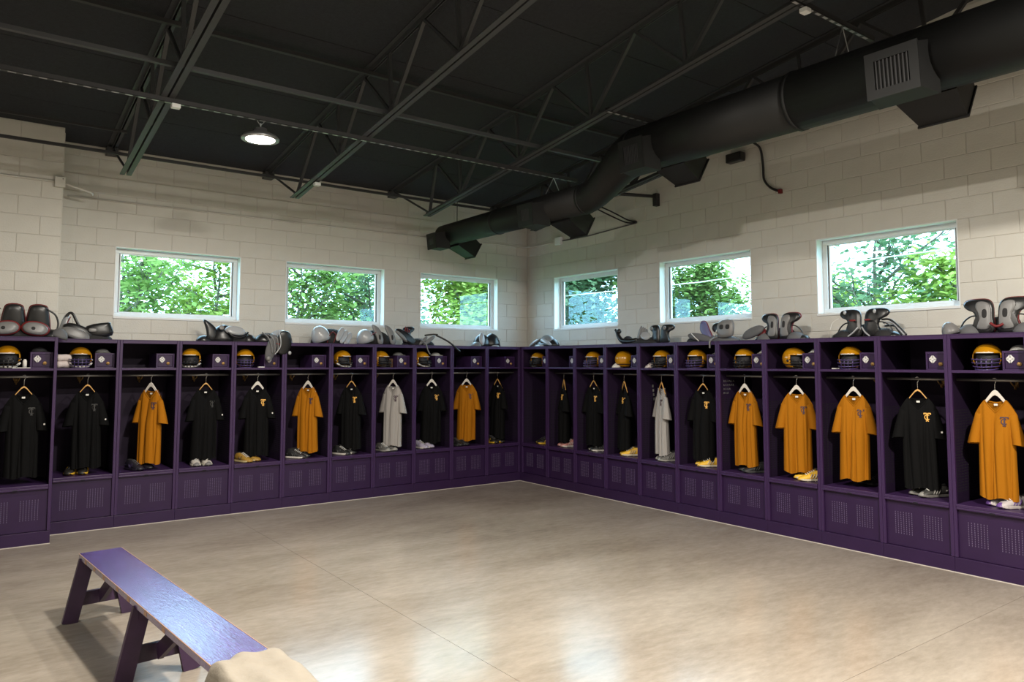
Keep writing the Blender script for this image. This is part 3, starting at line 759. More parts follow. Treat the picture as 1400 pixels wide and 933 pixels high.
def shoes(s, k, scheme, x=.33, y=.13, yaw=0, gap=.115):
    a = frame(s, k)[1]
    for i in (-1, 1):
        dx = i*gap/2*math.cos(yaw); dy = i*gap/2*math.sin(yaw)
        t = thing('cleat_shoe', '%s shoe of the %s pair in the %s' % ('left-hand' if i < 0 else 'right-hand', SN[scheme], where(s, k)), 'shoe', loc(s, k, x+dx, y+dy, .576), a+yaw+i*.06, 'shoes on locker seats')
        shoe_parts(t, scheme)

# ------------------------------------------------------------------ caps and small things
_cap = {}
def cap(s, k, m, desc, x=.475, y=.22, yaw=.2, z=1.877):
    t = thing('cap', '%s cap on the small safe box in the %s' % (desc, where(s, k)), 'cap', loc(s, k, x, y, z), frame(s, k)[1]+yaw, 'caps on safe boxes')
    c = MB().dome((0, .02, .002), (.070, .080, .048), 0, 18, 6).build('crown', M[m], t, True)
    pts = [(.066*math.sin(a), -.045-.065*math.cos(a), .006+.006*math.cos(2*a)) for a in [math.radians(-90+i*15) for i in range(13)]]
    MB().rings([[(x_, y_, z_) for x_, y_, z_ in pts], [(x_, y_, z_-.004) for x_, y_, z_ in pts]], wrap=True).build('brim', M[m], t, True)
def small(name, label, cat, mb, m, L, rz=0, bevel=0, smooth=False):
    o = mb.build(name, M[m], None, smooth, bevel); o.location = L; o.rotation_euler = (0, 0, rz); return tag(o, label, cat)

# contents -----------------------------------------------------------
jersey('P', 0, 'black', -.05, x=.35, hang='wood', var=0, dark=True, patch=True)
jersey('L', 10, 'black', -.15, x=.334, hang='wood', var=1, dark=True, patch=True)
jersey('L', 9, 'gold', -.85, x=.354, hang='white', var=0)
jersey('L', 8, 'black', -.1, x=.336, hang='wood', var=2, dark=True, patch=True)
jersey('L', 7, 'black', -.35, x=.334, hang='white', var=0, patch=True)
jersey('L', 6, 'gold', -.95, x=.365, hang='white', var=1)
jersey('L', 5, 'black', -.95, x=.355, hang='wood', var=1)
jersey('L', 4, 'grey', -1.05, x=.360, hang='white', var=0)
jersey('L', 3, 'black', -.5, x=.365, hang='white', var=2)
jersey('L', 2, 'gold', -.8, x=.350, hang='white', var=2)
jersey('L', 1, 'black', -1.5, x=.30, hang='wood', var=0)
jersey('R', 2, 'black', -.50, x=.20, hang='wood', var=0)
jersey('R', 3, 'black', .0, x=.222, hang='wood', var=1)
jersey('R', 4, 'black', -.45, x=.20, hang='wood', var=2)
jersey('R', 5, 'grey', -.45, x=.24, hang='wood', var=1)
jersey('R', 6, 'black', .1, x=.276, hang='wood', var=0)
jersey('R', 7, 'gold', .0, x=.244, hang='white', var=1)
jersey('R', 8, 'gold', .40, x=.274, hang='white', var=0)
jersey('R', 9, 'gold', .2, x=.281, hang='white', var=2)
jersey('R', 10, 'black', .35, x=.279, hang='wood', var=1, patch=True)
jersey('R', 11, 'gold', .05, x=.301, hang='white', var=0)

helmet('P', 0, -.1, x=.202, mask='black', strap=True)
helmet('L', 10, -.1, x=.256, mask='purple', strap=True)
helmet('L', 8, -.35, x=.163, mask='black', strap=True)
helmet('L', 7, -.2, x=.176, mask='purple')
helmet('L', 5, .25, x=.225, mask='black', strap=True)
helmet('L', 4, .5, x=.17, mask='black')
helmet('L', 3, .35, x=.20, mask='black', strap=True)
helmet('R', 1, .3, x=.186, mask='black')
helmet('R', 3, .1, x=.205, mask='purple')
helmet('R', 4, 2.9, y=.2, x=.170, mask='purple', desc='gold back-turned', tilt=0)
helmet('R', 5, .0, x=.244, mask='black')
helmet('R', 6, .1, x=.18, mask='purple')
helmet('R', 7, .15, x=.244, mask='black')
helmet('R', 8, 1.35, x=.245, mask='black', desc='gold sideways-turned')
helmet('R', 9, .2, x=.257, mask='purple')
helmet('R', 11, .15, x=.251, mask='purple')

shoes('L', 10, 'blackgold', x=.28, y=.22, yaw=-.3); shoes('L', 9, 'purpleblack', x=.266, y=.20, yaw=.5); shoes('L', 8, 'white', x=.301, y=.15, yaw=.0)
shoes('L', 7, 'goldblack', x=.235, y=.17, yaw=.5); shoes('L', 6, 'blackwhite', x=.255, y=.16, yaw=.8); shoes('L', 5, 'blackwhite', x=.268, y=.16, yaw=.5)
shoes('L', 4, 'grey', x=.278, y=.18, yaw=.3); shoes('L', 3, 'lavender', x=.25, y=.18, yaw=.3); shoes('L', 2, 'black', x=.23, y=.17, yaw=.2); shoes('L', 1, 'blackgold', x=.254, y=.17, yaw=.2)
shoes('R', 1, 'blackgold', x=.36, y=.18, yaw=-.5); shoes('R', 2, 'pink', x=.25, y=.20, yaw=-.4); shoes('R', 3, 'blackwhite', x=.28, y=.20, yaw=-.5); shoes('R', 4, 'yellow', x=.29, y=.19, yaw=-.7)
shoes('R', 5, 'grey', x=.325, y=.17, yaw=-.6); shoes('R', 6, 'yellow', x=.325, y=.18, yaw=-.7); shoes('R', 7, 'black', x=.31, y=.20, yaw=-.6); shoes('R', 8, 'yellow', x=.393, y=.18, yaw=-.7)
shoes('R', 9, 'black', x=.30, y=.45, yaw=-.3); shoes('R', 10, 'darkgrey', x=.326, y=.21, yaw=-.5); shoes('R', 11, 'whitepurple', x=.355, y=.20, yaw=-.6)

cap('P', 0, 'capb', 'dark grey'); cap('L', 10, 'capg', 'grey'); cap('L', 4, 'capg', 'grey'); cap('L', 3, 'capw', 'pale'); cap('R', 4, 'capb', 'dark'); cap('R', 5, 'capb', 'dark')
cap('R', 6, 'capg', 'grey'); cap('R', 7, 'capw', 'pale'); cap('R', 8, 'capw', 'pale grey'); cap('R', 11, 'capw', 'pale')

def roll(z): 
    return MB().tube(crom([(-.07, 0, z), (-.05, 0, z), (0, 0, z+.003), (.05, 0, z), (.07, 0, z)], 3, False), [.02, .03, .035, .038, .036, .034, .036, .038, .036, .038, .034, .03, .02], 12)
for i, z in enumerate((.037, .108)):
    small('rolled_towel', ['lower', 'upper'][i]+' rolled pinkish towel beside the helmet in the tenth locker left', 'towel', roll(z), 'towel', loc('L', 10, .10, .14, 1.714), .2, smooth=True)
small('spray_can', 'slim pale can standing on the shelf of the forward-standing locker at far left', 'can', MB().tube([(0, 0, 0), (0, 0, .075), (0, 0, .08), (0, 0, .09)], [.018, .018, .012, .010], 12), 'strapw', loc('P', 0, .345, .12, 1.7145), smooth=True)
small('tape_strip', 'white strap lying on the shelf of the forward-standing locker at far left', 'strap', MB().box(-.09, .09, -.012, .012, 0, .008), 'strapw', loc('P', 0, .30, .05, 1.7145), .05, .003)
small('tape_strip', 'white strip on the shelf right of the helmet in the seventh locker left', 'strap', MB().box(-.04, .04, -.015, .015, 0, .012), 'strapw', loc('L', 7, .34, .06, 1.7145), .1, .003)
small('tape_strip', 'white strip on the shelf left of the helmet in the ninth locker right', 'strap', MB().box(-.04, .04, -.015, .015, 0, .012), 'strapw', loc('R', 9, .15, .08, 1.7145), -.2, .003)
small('card_box', 'brown cardboard behind the small safe box in the fourth locker left', 'box', MB().box(-.03, .03, -.10, .10, 0, .12), 'brown', loc('L', 4, .345, .30, 1.7145), 0, .003)
def crumple(seed, n=14):
    rr = random.Random(seed); mb = MB(); mb.dome((0, 0, 0), (.09, .06, .055), 0, n, 5); mb.v = [(x*(1+.25*rr.uniform(-1, 1)), y*(1+.25*rr.uniform(-1, 1)), max(0, z*(1+.35*rr.uniform(-1, 1)))) for x, y, z in mb.v]; return mb
small('glove', 'crumpled white gloves on the shelf of the fourth locker right of the corner', 'gloves', crumple(1), 'strapw', loc('R', 4, .11, .12, 1.7145), .2, smooth=True)
small('glove', 'small pale glove on the shelf of the fifth locker right of the corner', 'gloves', crumple(2), 'towel', loc('R', 5, .10, .12, 1.7145), .4, smooth=True)
small('glove', 'small dark glove on the shelf of the third locker right of the corner', 'gloves', crumple(3), 'greyp', loc('R', 3, .12, .14, 1.7145), .4, smooth=True).scale = (.6, .8, .6)
small('glove', 'small pale glove on the shelf of the first locker right of the corner', 'gloves', crumple(4), 'greyp', loc('R', 1, .12, .14, 1.7145), .4, smooth=True).scale = (.6, .8, .6)
small('hanging_towel', 'white towel hanging by the right post of the sixth locker right of the corner', 'towel', MB().box(-.045, .045, -.006, .006, -.26, 0).box(-.045, .045, .010, .016, -.18, 0), 'capw', loc('R', 6, .52, .27, 1.66), -PI/2, .004)
tag_t = thing('hanging_tags', 'silver tags dangling at the left of the fifth locker right of the corner', 'tags', loc('R', 5, .012, .25, 1.5), -PI/2)
for i in range(4): MB().box(0, .006, -.015+.008*i, .010+.008*i, -.055*i-.035, -.055*i).build('metal_tag', M['greyp'], tag_t, bevel=.002)
# pale handwriting on the side panel of the seventh locker on the right
hw = MB(); rr = random.Random(5)
for row in range(4):
    y = .10
    for i in range([6, 6, 4, 3][row]):
        w = rr.uniform(.018, .03); z = 1.56-.045*row
        hw.bar((.0062, y, z), (.0062, y+w*.3, z+.022), .0008, .004, (1, 0, 0)); hw.bar((.0062, y+w*.3, z+.022), (.0062, y+w*.8, z), .0008, .004, (1, 0, 0)); hw.bar((.0062, y+w*.2, z+.01), (.0062, y+w*.7, z+.012), .0008, .004, (1, 0, 0)); y += .034
small('handwriting', 'pale chalk scribble on the inner wall of the seventh locker right', 'writing', hw, 'greyp', loc('R', 7, 0, 0, 0), -PI/2)

# ------------------------------------------------------------------ shoulder pads on top of the lockers
WING = [(.008, 0), (.006, .12), (.012, .22), (.05, .268), (.14, .277), (.215, .268), (.238, .230), (.205, .192), (.158, .168), (.142, .12), (.15, .06), (.165, 0)]
WIN = [(.030, .03), (.020, .13), (.030, .22), (.075, .25), (.125, .245), (.135, .20), (.112, .15), (.108, .09), (.122, .03)]
SLOT = [(.050, .120), (.050, .180), (.080, .180), (.080, .120)]
OVAL = [(.0, -.5), (.35, -.38), (.5, 0), (.35, .38), (0, .5), (-.35, .38), (-.5, 0), (-.35, -.38)]
class Pad:
    def __init__(s, side, k, x, y, label, group='shoulder pads on top of the lockers', yaw=0):
        s.t = thing('shoulder_pads', label, 'shoulder pads', loc(side, k, x, y, H+.001), frame(side, k)[1]+yaw, group)
    def plate(s, name, m, outline, t, at, sc=(1, 1), rot=(0, 0, 0), curve=0, per=3, mirror=False):
        E = Euler(rot).to_matrix(); at = Vector(at); ol = crom([(p[0]*sc[0]*(-1 if mirror else 1), p[1]*sc[1]) for p in outline], per)
        if mirror: ol = ol[::-1]
        fn = lambda a, b, d: E @ Vector((a, -d+curve*a*a, b))+at
        return MB().cushion([q[:2] for q in ol], t, fn).build(name, M[m], s.t, True)
    def dome(s, name, m, at, rad, rot=(0, 0, 0), z0=0): return MB().dome(at, rad, z0, 18, 7, Euler(rot).to_matrix()).build(name, M[m], s.t, True)
    def strap(s, name, m, pts, rad=.008, flat=1.0): return MB().tube(crom(pts, 5, False), rad, 6, flat=flat).build(name, M[m], s.t, True)
    def arch(s, name, m, x0, x1, h, y0, y1, w=.03, t=.010):
        """band bent over like a saddle from x0 to x1, height h"""
        rg = []
        for i in range(13):
            a = PI*i/12; x = (x0+x1)/2-(x1-x0)/2*math.cos(a); z = h*math.sin(a)**.8; y = y0+(y1-y0)*i/12
            rg.append([(x, y-w/2, z), (x, y+w/2, z), (x*.98, y+w/2, max(0, z-t)), (x*.98, y-w/2, max(0, z-t))])
        return MB().rings(rg).build(name, M[m], s.t, True)
    def butterfly(s, shell, inner, trim, h=1.0, w=1.0, cups='greyf', gap=.008):
        for mir in (False, True):
            sg = -1 if mir else 1
            s.plate('chest_plate', shell, WING, .028, (sg*gap, 0, .012), (w, h), (-.12, 0, -sg*.05), .5, mirror=mir)
            if trim: s.plate('trim_edge', trim, WING, .016, (sg*gap, .010, .010), (w*1.03, h*1.03), (-.12, 0, -sg*.05), .5, mirror=mir)
            if inner:
                s.plate('inner_pad', inner, WIN, .012, (sg*gap, -.026, .016), (w, h), (-.12, 0, -sg*.05), .5, mirror=mir)
                s.plate('slot', 'blackf', SLOT, .005, (sg*gap, -.036, .016), (w, h), (-.12, 0, -sg*.05), .5, mirror=mir)
            s.dome('shoulder_cup', cups, (sg*.20*w, .03, .0), (.10, .09, .085*h), (0, 0, sg*.2))
            s.dome('shoulder_flap', 'blackp', (sg*.265*w, .05, .0), (.075, .075, .055*h), (0, 0, sg*.3))
            s.strap('strap', 'blackp', [(sg*.12*w, .02, .15*h), (sg*.19*w, .03, .145*h), (sg*.25*w, .04, .10*h), (sg*.28*w, .04, .03)], .007)
        s.dome('back_plate', 'blackf', (0, .10, 0), (.17*w, .08, .14*h))
    def humps(s, shell, cup, trim, L=.5, hgt=.20):
        """pads lying on their side: big cup at the left, layered plates falling to the right"""
        s.dome('body', shell, (0, .05, 0), (L*.48, .13, hgt*.82))
        s.dome('shoulder_cup', cup, (-L*.27, -.02, hgt*.30), (L*.22, .12, hgt*.66), (0, -.35, 0), -.25)
        if trim:
            for i in range(2): s.strap('piping', trim, [(-L*.18+.09*i, -.10, .01), (-L*.12+.09*i, -.105, hgt*.45), (-L*.02+.09*i, -.09, hgt*.62), (L*.08+.09*i, -.09, hgt*.30)], .005)
        for i in range(3): s.plate('plate', cup, OVAL, .014, (L*(.14+.11*i), -.10+.015*i, hgt*(.50-.12*i)), (L*.15, hgt*.85), (-.2, .55, 0), 1)

o = Pad('P', 0, .33, .26, 'red-edged black shoulder pads with two grey ovals at far left')
for sg in (-1, 1):
    o.plate('back_plate', 'blackp', [(-.5, 0), (-.45, .8), (-.25, 1), (.25, 1), (.45, .8), (.5, 0)], .03, (.02+sg*.105, .08, .03), (.19, .30), (.08, 0, 0), 1.0)
    o.plate('trim_edge', 'redp', [(-.5, 0), (-.45, .8), (-.25, 1), (.25, 1), (.45, .8), (.5, 0)], .016, (.02+sg*.105, .092, .025), (.205, .315), (.08, 0, 0), 1.0)
    o.plate('front_plate', 'greyp', OVAL, .03, (-.03+sg*.125, -.09, .085), (.225, .13), (-.25, sg*.15, 0), .6)
    o.plate('front_rim', 'redp', OVAL, .018, (-.03+sg*.125, -.075, .088), (.255, .155), (-.25, sg*.15, 0), .6)
    o.plate('slot', 'blackf', OVAL, .006, (-.03+sg*.125-.02, -.118, .088), (.035, .035), (-.25, 0, 0), 0)
    o.dome('shoulder_cup', 'blackp', (sg*.24, .04, 0), (.10, .10, .09))
    o.strap('strap', 'blackp', [(.20*sg, .05, .29), (.27*sg, .05, .24), (.30*sg, .05, .15), (.285*sg, .04, .06)], .010)
o.dome('shoulder_flap', 'greyf', (.30, .0, 0), (.085, .075, .10), (0, .3, 0)); o.dome('base_pad', 'blackf', (0, .05, 0), (.26, .12, .12))

o = Pad('L', 10, .30, .22, 'black and grey shoulder pads, upright strap at left, near the projecting wall')
o.plate('front_plate', 'greyp', OVAL, .03, (-.10, -.08, .055), (.30, .12), (-.3, .35, 0), .5); o.plate('front_plate', 'blackp', OVAL, .03, (-.06, -.05, .085), (.34, .13), (-.3, .40, 0), .5)
o.plate('side_plate', 'blackp', [(-.5, -.4), (-.5, .4), (.4, .55), (.5, .35), (.5, -.45)], .05, (.13, -.02, .10), (.24, .15), (-.1, -.12, 0), .4)
o.plate('inner_pad', 'greyp', [(-.5, -.4), (-.5, .4), (.5, .4), (.5, -.4)], .012, (.06, -.075, .10), (.07, .045), (-.1, 0, 0), 0)
o.strap('strap', 'blackp', [(-.22, 0, .04), (-.205, 0, .17), (-.17, 0, .27), (-.13, -.01, .275), (-.09, -.02, .19), (-.04, -.03, .10)], .016, .5); o.strap('piping', 'redp', [(-.20, -.02, .06), (-.18, -.02, .16), (-.15, -.02, .24)], .006)
o.dome('shoulder_cup', 'silver', (-.21, .03, .04), (.05, .07, .24), (0, .15, 0)); o.dome('base_pad', 'blackf', (.03, .03, 0), (.24, .12, .08))

o = Pad('L', 7, -.02, .25, 'black shoulder pads with a pointed collar and pale shiny plate')
o.plate('collar_plate', 'blackp', [(-.30, 1.0), (-.2, .5), (-.12, 0), (.28, 0), (.2, .5), (.02, .78)], .03, (-.19, -.02, .02), (.30, .25), (-.1, 0, 0), .5)
o.dome('shoulder_flap', 'blackp', (-.27, 0, 0), (.09, .08, .075)); o.dome('body', 'blackp', (-.03, .03, 0), (.17, .12, .21)); o.dome('body', 'blackf', (.15, .02, 0), (.17, .12, .14))
o.plate('shiny_plate', 'silver', OVAL, .03, (.07, -.09, .135), (.25, .12), (-.5, .12, 0), .8); o.strap('strap', 'maskb', [(-.03, -.10, .14), (.03, -.13, .07), (.14, -.13, .06), (.22, -.10, .12)], .012)
o.dome('shoulder_cup', 'blackp', (.25, -.03, 0), (.09, .09, .10)); o.plate('snap_plate', 'greyp', OVAL, .012, (-.09, -.085, .17), (.06, .06), (-.3, 0, 0), 0)

o = Pad('L', 7, .49, .045, 'dark silver shoulder pads sagging over the front edge of the lockers')
o.dome('shoulder_cup', 'silver', (.10, .10, 0), (.16, .13, .16), (0, .15, 0)); o.dome('body', 'blackp', (-.06, .10, 0), (.16, .11, .12))
o.plate('hanging_plate', 'blackp', OVAL, .02, (.10, -.055, -.005), (.20, .30), (.12, .1, 0), .8); o.plate('hanging_plate', 'greyf', OVAL, .02, (-.05, -.05, -.07), (.13, .34), (.10, .25, 0), .8)
for i in range(3): o.strap('rib', 'greyp', [(-.16+.05*i, -.02, .12-.015*i), (-.10+.05*i, -.085, .05), (-.06+.04*i, -.085, -.06), (-.05+.03*i, -.075, -.13)], .008)
o.strap('piping', 'silver', [(.03, -.07, .14), (.05, -.09, .02), (.04, -.085, -.07), (-.02, -.08, -.15)], .007); o.dome('buckle', 'greyp', (-.09, -.075, -.20), (.03, .02, .03), z0=-.9); o.dome('buckle', 'silver', (.17, -.075, -.13), (.02, .015, .025), z0=-.9)
o.plate('label_patch', 'redp', OVAL, .006, (.02, -.085, -.02), (.05, .02), (.1, .2, 0), 0)

o = Pad('L', 5, .10, .25, 'white-capped black shoulder pads with red piping under the middle window'); o.humps('blackf', 'silver', 'redp', .56, .25)
o = Pad('L', 4, .14, .25, 'white shoulder pads with two looped grey plates between two windows')
o.dome('shoulder_cup', 'silver', (-.17, -.02, .07), (.12, .12, .14), (0, -.3, 0), -.3); o.dome('body', 'blackf', (0, .05, 0), (.26, .12, .20)); o.strap('piping', 'redp', [(-.2, -.11, .03), (-.12, -.12, .13), (-.05, -.11, .17)], .006)
for dx in (-.02, .17):
    o.plate('loop_plate', 'greyp', [(-.6, .55), (-.1, .5), (.3, .2), (.5, -.3), (.3, -.52), (-.05, -.45), (-.2, -.1)], .022, (dx, -.10, .125), (.15, .25), (-.15, 0, 0), .4); o.plate('slot', 'blackf', OVAL, .008, (dx+.012, -.125, .10), (.03, .075), (-.15, 0, 0), 0)
o = Pad('L', 3, .17, .22, 'black shoulder pads with an upright flap and straps over the edge')
o.plate('upright_flap', 'blackp', WING, .03, (-.24, 0, .02), (.95, .85), (-.1, -.1, 0), .6); o.plate('side_plate', 'blackp', OVAL, .03, (-.20, -.05, .10), (.42, .13), (-.2, .62, 0), .6)
o.plate('side_plate', 'greyp', OVAL, .024, (-.30, -.07, .12), (.26, .05), (-.2, .7, 0), .6); o.plate('front_plate', 'greyp', OVAL, .025, (.13, -.09, .07), (.24, .06), (-.3, -.62, 0), .5)
o.plate('front_plate', 'greyp', OVAL, .025, (.03, -.10, .065), (.18, .05), (-.3, -.75, 0), .5); o.dome('body', 'blackf', (.02, .03, 0), (.26, .12, .10))
for i in range(3): o.strap('lace', 'redp', [(-.22+.03*i, -.03, .18), (-.23+.03*i, -.05, .26-.02*i)], .008)
o.strap('strap', 'blackp', [(.06, -.08, .14), (.16, -.14, .155), (.22, -.18, .15)], .014, .6); o.strap('strap', 'blackp', [(.20, -.16, .145), (.34, -.22, .07), (.44, -.245, .0), (.55, -.25, -.09)], .014, .6)
o.strap('strap', 'greyp', [(-.05, -.12, .09), (-.02, -.19, .05), (-.005, -.245, .0), (.02, -.245, -.07), (.06, -.24, -.13)], .010, .6)
o = Pad('L', 1, .16, .26, 'glossy black shoulder pads with a grey flap beside the wall corner')
o.plate('front_plate', 'silver', OVAL, .025, (-.13, -.07, .11), (.10, .20), (-.2, .1, 0), .5); o.dome('shoulder_flap', 'greyp', (-.20, -.02, 0), (.08, .09, .07)); o.dome('body', 'blackp', (-.07, .02, 0), (.15, .12, .19)); o.dome('shoulder_cup', 'blackp', (.10, .0, 0), (.14, .13, .205)); o.plate('snap_plate', 'silver', OVAL, .01, (.17, -.10, .11), (.05, .04), (-.4, 0, .4), 0)
o.dome('edge_pad', 'silver', (.09, -.12, 0), (.08, .03, .025))

o = Pad('R', 1, .26, .26, 'low dark shoulder pads with silver highlights right of the wall corner')
o.dome('body', 'blackp', (.0, .03, 0), (.27, .13, .15)); o.plate('front_plate', 'silver', OVAL, .02, (-.16, -.08, .07), (.26, .05), (-.4, -.42, 0), .5); o.plate('front_plate', 'silver', OVAL, .02, (.12, -.09, .07), (.28, .06), (-.4, .35, 0), .5); o.dome('shoulder_cup', 'greyp', (.05, .0, .06), (.14, .10, .12)); o.dome('edge_pad', 'silver', (.02, -.13, 0), (.11, .03, .035)); o.dome('shoulder_flap', 'greyf', (-.25, 0, 0), (.10, .08, .06))

o = Pad('R', 4, .42, .24, 'black shoulder pads with a curled tail strap and winged plates')
o.strap('tail_strap', 'blackp', [(-.42, -.04, .20), (-.39, -.04, .17), (-.34, -.05, .10), (-.26, -.06, .045), (-.12, -.06, .035), (0, -.05, .05)], [.018, .018, .018, .02, .022, .024, .026, .028, .03, .03, .03, .03, .032, .034, .036, .036, .036, .036, .036, .036, .036, .036, .036, .036, .036, .03][:26], .8)
o.dome('buckle', 'blackp', (-.36, -.03, .175), (.04, .03, .035), z0=-.9); o.dome('shoulder_flap', 'blackf', (-.22, 0, 0), (.09, .08, .11)); o.dome('body', 'blackf', (.05, .03, 0), (.32, .12, .09))
for i in range(4): o.plate('fan_plate', 'greyp', OVAL, .012, (.02+.028*i, -.03+.012*i, .13-.005*i), (.05, .22-.02*i), (-.1, .28-.08*i, 0), 0)
o.plate('front_plate', 'silver', OVAL, .02, (.14, -.05, .10), (.17, .11), (-.4, .25, 0), .4)
for mir in (False, True): o.plate('chest_plate', 'blackp', WING, .028, (.36+(-.004 if mir else .004), -.02, .012), (.85, .82), (-.1, 0, 0), .8, mirror=mir); o.plate('snap_plate', 'greyp', OVAL, .012, (.36+(-.11 if mir else .11), -.055, .19), (.05, .05), (0, 0, 0), 0)

o = Pad('R', 6, .40, .24, 'grey shoulder pads with blue-violet curved plates and a square bracket plate')
o.plate('collar_plate', 'bluep', [(-.25, .5), (.05, .48), (.25, .1), (.45, -.35), (.2, -.5), (-.1, -.2), (-.28, .1)], .022, (-.12, -.04, .13), (.24, .22), (-.1, 0, 0), .4); o.plate('collar_plate', 'blackp', OVAL, .025, (.05, .02, .16), (.22, .13), (-.1, .1, 0), .5)
o.plate('trim_edge', 'redp', [(-.25, .5), (.05, .48), (.25, .1), (.45, -.35), (.2, -.5), (-.1, -.2), (-.28, .1)], .014, (-.12, -.03, .13), (.265, .24), (-.1, 0, 0), .4)
o.plate('bracket_plate', 'greyp', [(-.5, -.4), (-.45, .45), (.45, .5), (.5, -.3), (.2, -.5)], .04, (.20, -.06, .14), (.21, .20), (-.1, -.06, 0), .2); o.plate('slot', 'blackf', [(-.5, -.5), (-.5, .5), (.5, .5), (.5, -.5)], .005, (.165, -.098, .165), (.045, .045), (-.1, 0, 0), 0); o.plate('slot', 'blackf', [(-.5, -.5), (-.5, .5), (.5, .5), (.5, -.5)], .005, (.25, -.098, .165), (.045, .045), (-.1, 0, 0), 0)
o.plate('front_plate', 'greyf', OVAL, .025, (-.16, -.09, .055), (.36, .09), (-.3, .18, 0), .3); o.dome('body', 'greyf', (0, .02, 0), (.33, .12, .08)); o.dome('shoulder_flap', 'blackf', (-.28, 0, 0), (.13, .09, .07))
o.strap('strap', 'strapw', [(-.26, -.11, .10), (-.18, -.14, .05), (-.12, -.15, .01)], .006); o.strap('strap', 'greyp', [(.13, -.12, .05), (.13, -.22, .02), (.13, -.262, -.01), (.13, -.262, -.08)], .014, .5); o.strap('piping', 'strapw', [(.03, -.05, .06), (.08, -.06, .14), (.13, -.07, .19)], .007)

o = Pad('R', 8, .03, .24, 'grey butterfly-shaped shoulder pads with red edges between two windows'); o.butterfly('blackp', 'greyp', 'redp', 1.02, .95)
o.plate('front_plate', 'greyf', OVAL, .03, (-.30, -.04, .09), (.30, .12), (-.3, -.35, 0), .3); o.dome('shoulder_flap', 'redp', (-.24, .03, .05), (.09, .06, .09))
o = Pad('R', 9, .35, .24, 'all-black butterfly-shaped shoulder pads in front of the largest window'); o.butterfly('blackp', None, None, 1.0, 1.02, 'blackf')
for sg in (-1, 1): o.plate('logo_patch', 'redp', OVAL, .006, (sg*.075, -.048, .17), (.07, .018), (-.1, 0, 0), 0); o.plate('snap_ring', 'silver', OVAL, .010, (sg*.15, -.050, .25), (.03, .04), (-.1, 0, 0), 0); o.strap('piping', 'silver', [(sg*.02, -.05, .10), (sg*.06, -.07, .05), (sg*.11, -.08, .01)], .008)
for i in range(3): o.strap('strap', 'blackp' if i != 1 else 'silver', [(.18, .02+.03*i, .17-.03*i), (.26+.02*i, .02, .165-.03*i), (.34, .01, .10-.02*i), (.42-.02*i, 0, .012)], .011, .6)
o.strap('wire', 'strapw', [(-.33, -.02, .08), (-.31, 0, .16), (-.24, .02, .20), (-.16, .03, .20)], .003)
o = Pad('R', 11, .30, .24, 'large grey and red butterfly-shaped shoulder pads at far right'); o.butterfly('blackp', 'greyp', 'redp', 1.08, 1.08, 'greyf'); o.dome('shoulder_flap', 'greyp', (-.33, -.05, .0), (.075, .07, .12), (0, -.4, 0)); o.strap('piping', 'redp', [(-.02, -.06, .09), (.03, -.07, .06), (.08, -.06, .08)], .012)

# ------------------------------------------------------------------ bench and cloth
BA, BB = Vector((-6.159, -3.071, 0)), Vector((-5.90, -6.05, 0)); BD = (BB-BA).normalized(); BL = (BB-BA).length
ang = math.atan2(BD.y, BD.x)            # local X runs along the bench, local Y to its far (right-hand) side... left edge at y=0
bn = thing('bench', 'low purple painted wooden bench with trestle legs on the concrete floor', 'bench', BA, ang)
BW, BH = .268, .45
MB().box(0, BL, 0, BW, BH-.038, BH).build('top_board', M['bench'], bn, bevel=.004)
E0 = Vector((0, 0, 0))
for i, x in enumerate((.18, .42, .66, .98, 1.22, 1.55, 1.86)): MB().box(x, x+.05, -.0012, .001, BH-.034+.004*(i % 2), BH-.008).build('paint_chip', M['chip'], bn)
MB().box(.002, BL-.002, -.0015, .0015, BH-.004, BH+.0008).build('worn_edge', M['chip'], bn); MB().box(.002, BL-.002, BW-.0015, BW+.0015, BH-.004, BH+.0008).build('worn_edge', M['chip'], bn)
for x in (.05, 1.37, 2.72):
    for sg in (-1, 1):
        top = Vector((x, BW/2+sg*.095, BH-.038)); ft = Vector((x, BW/2+sg*.185, .0))
        MB().bar(ft, top, .03, .095, (0, 1, 0)).build('leg', M['benchd'], bn)
    MB().box(x-.045, x-.015, BW/2-.155, BW/2+.155, .10, .19).build('cross_brace', M['benchd'], bn); MB().box(x-.02, x+.02, .02, BW-.02, BH-.10, BH-.038).build('cleat', M['benchd'], bn)
    MB().bar((x+.02, BW/2, .15), (x+.42, BW/2, BH-.05), .03, .08).build('diagonal_brace', M['benchd'], bn)
# folded cloth draped over the bench end
mb = MB(); nu, nv = 30, 22; rr = random.Random(3)
def cloth_pt(a, b, top):
    x = 2.535+.62*a; yy = -.035+(BW+.085)*b
    edge = min(a, 1-a, b, 1-b)
    th = .022*min(1, edge*9)**.6+.014*math.exp(-((a-.16)/.14)**2-((b-.70)/.2)**2)
    z = BH+.004+(th+.007*math.sin(9*a+5*b)+.005*math.sin(17*b+3*a)+.008*(1-abs(math.sin(6*a-4*b+.5)))**4)*(1 if top else 0)
    over = max(0, -yy, yy-BW); z -= over*2.2*(1 if top else 1.15)
    x += (.014*math.sin(7*b+1)-.012*math.cos(13*b))*(1-a)+.02*(1-b)*(1-a)
    return (x, yy+.006*math.sin(13*a), z)
base = 0
for top in (True, False):
    base = len(mb.v)
    for j in range(nv+1):
        for i in range(nu+1): mb.v.append(cloth_pt(i/nu, j/nv, top))
    for j in range(nv):
        for i in range(nu):
            q = (base+j*(nu+1)+i, base+j*(nu+1)+i+1, base+(j+1)*(nu+1)+i+1, base+(j+1)*(nu+1)+i); mb.f.append(q if top else q[::-1])
cl = mb.build('cloth', M['cream'], None, True); cl.location = BA; cl.rotation_euler = (0, 0, ang)
tag(cl, 'cream cloth folded over the near end of the purple bench', 'cloth')

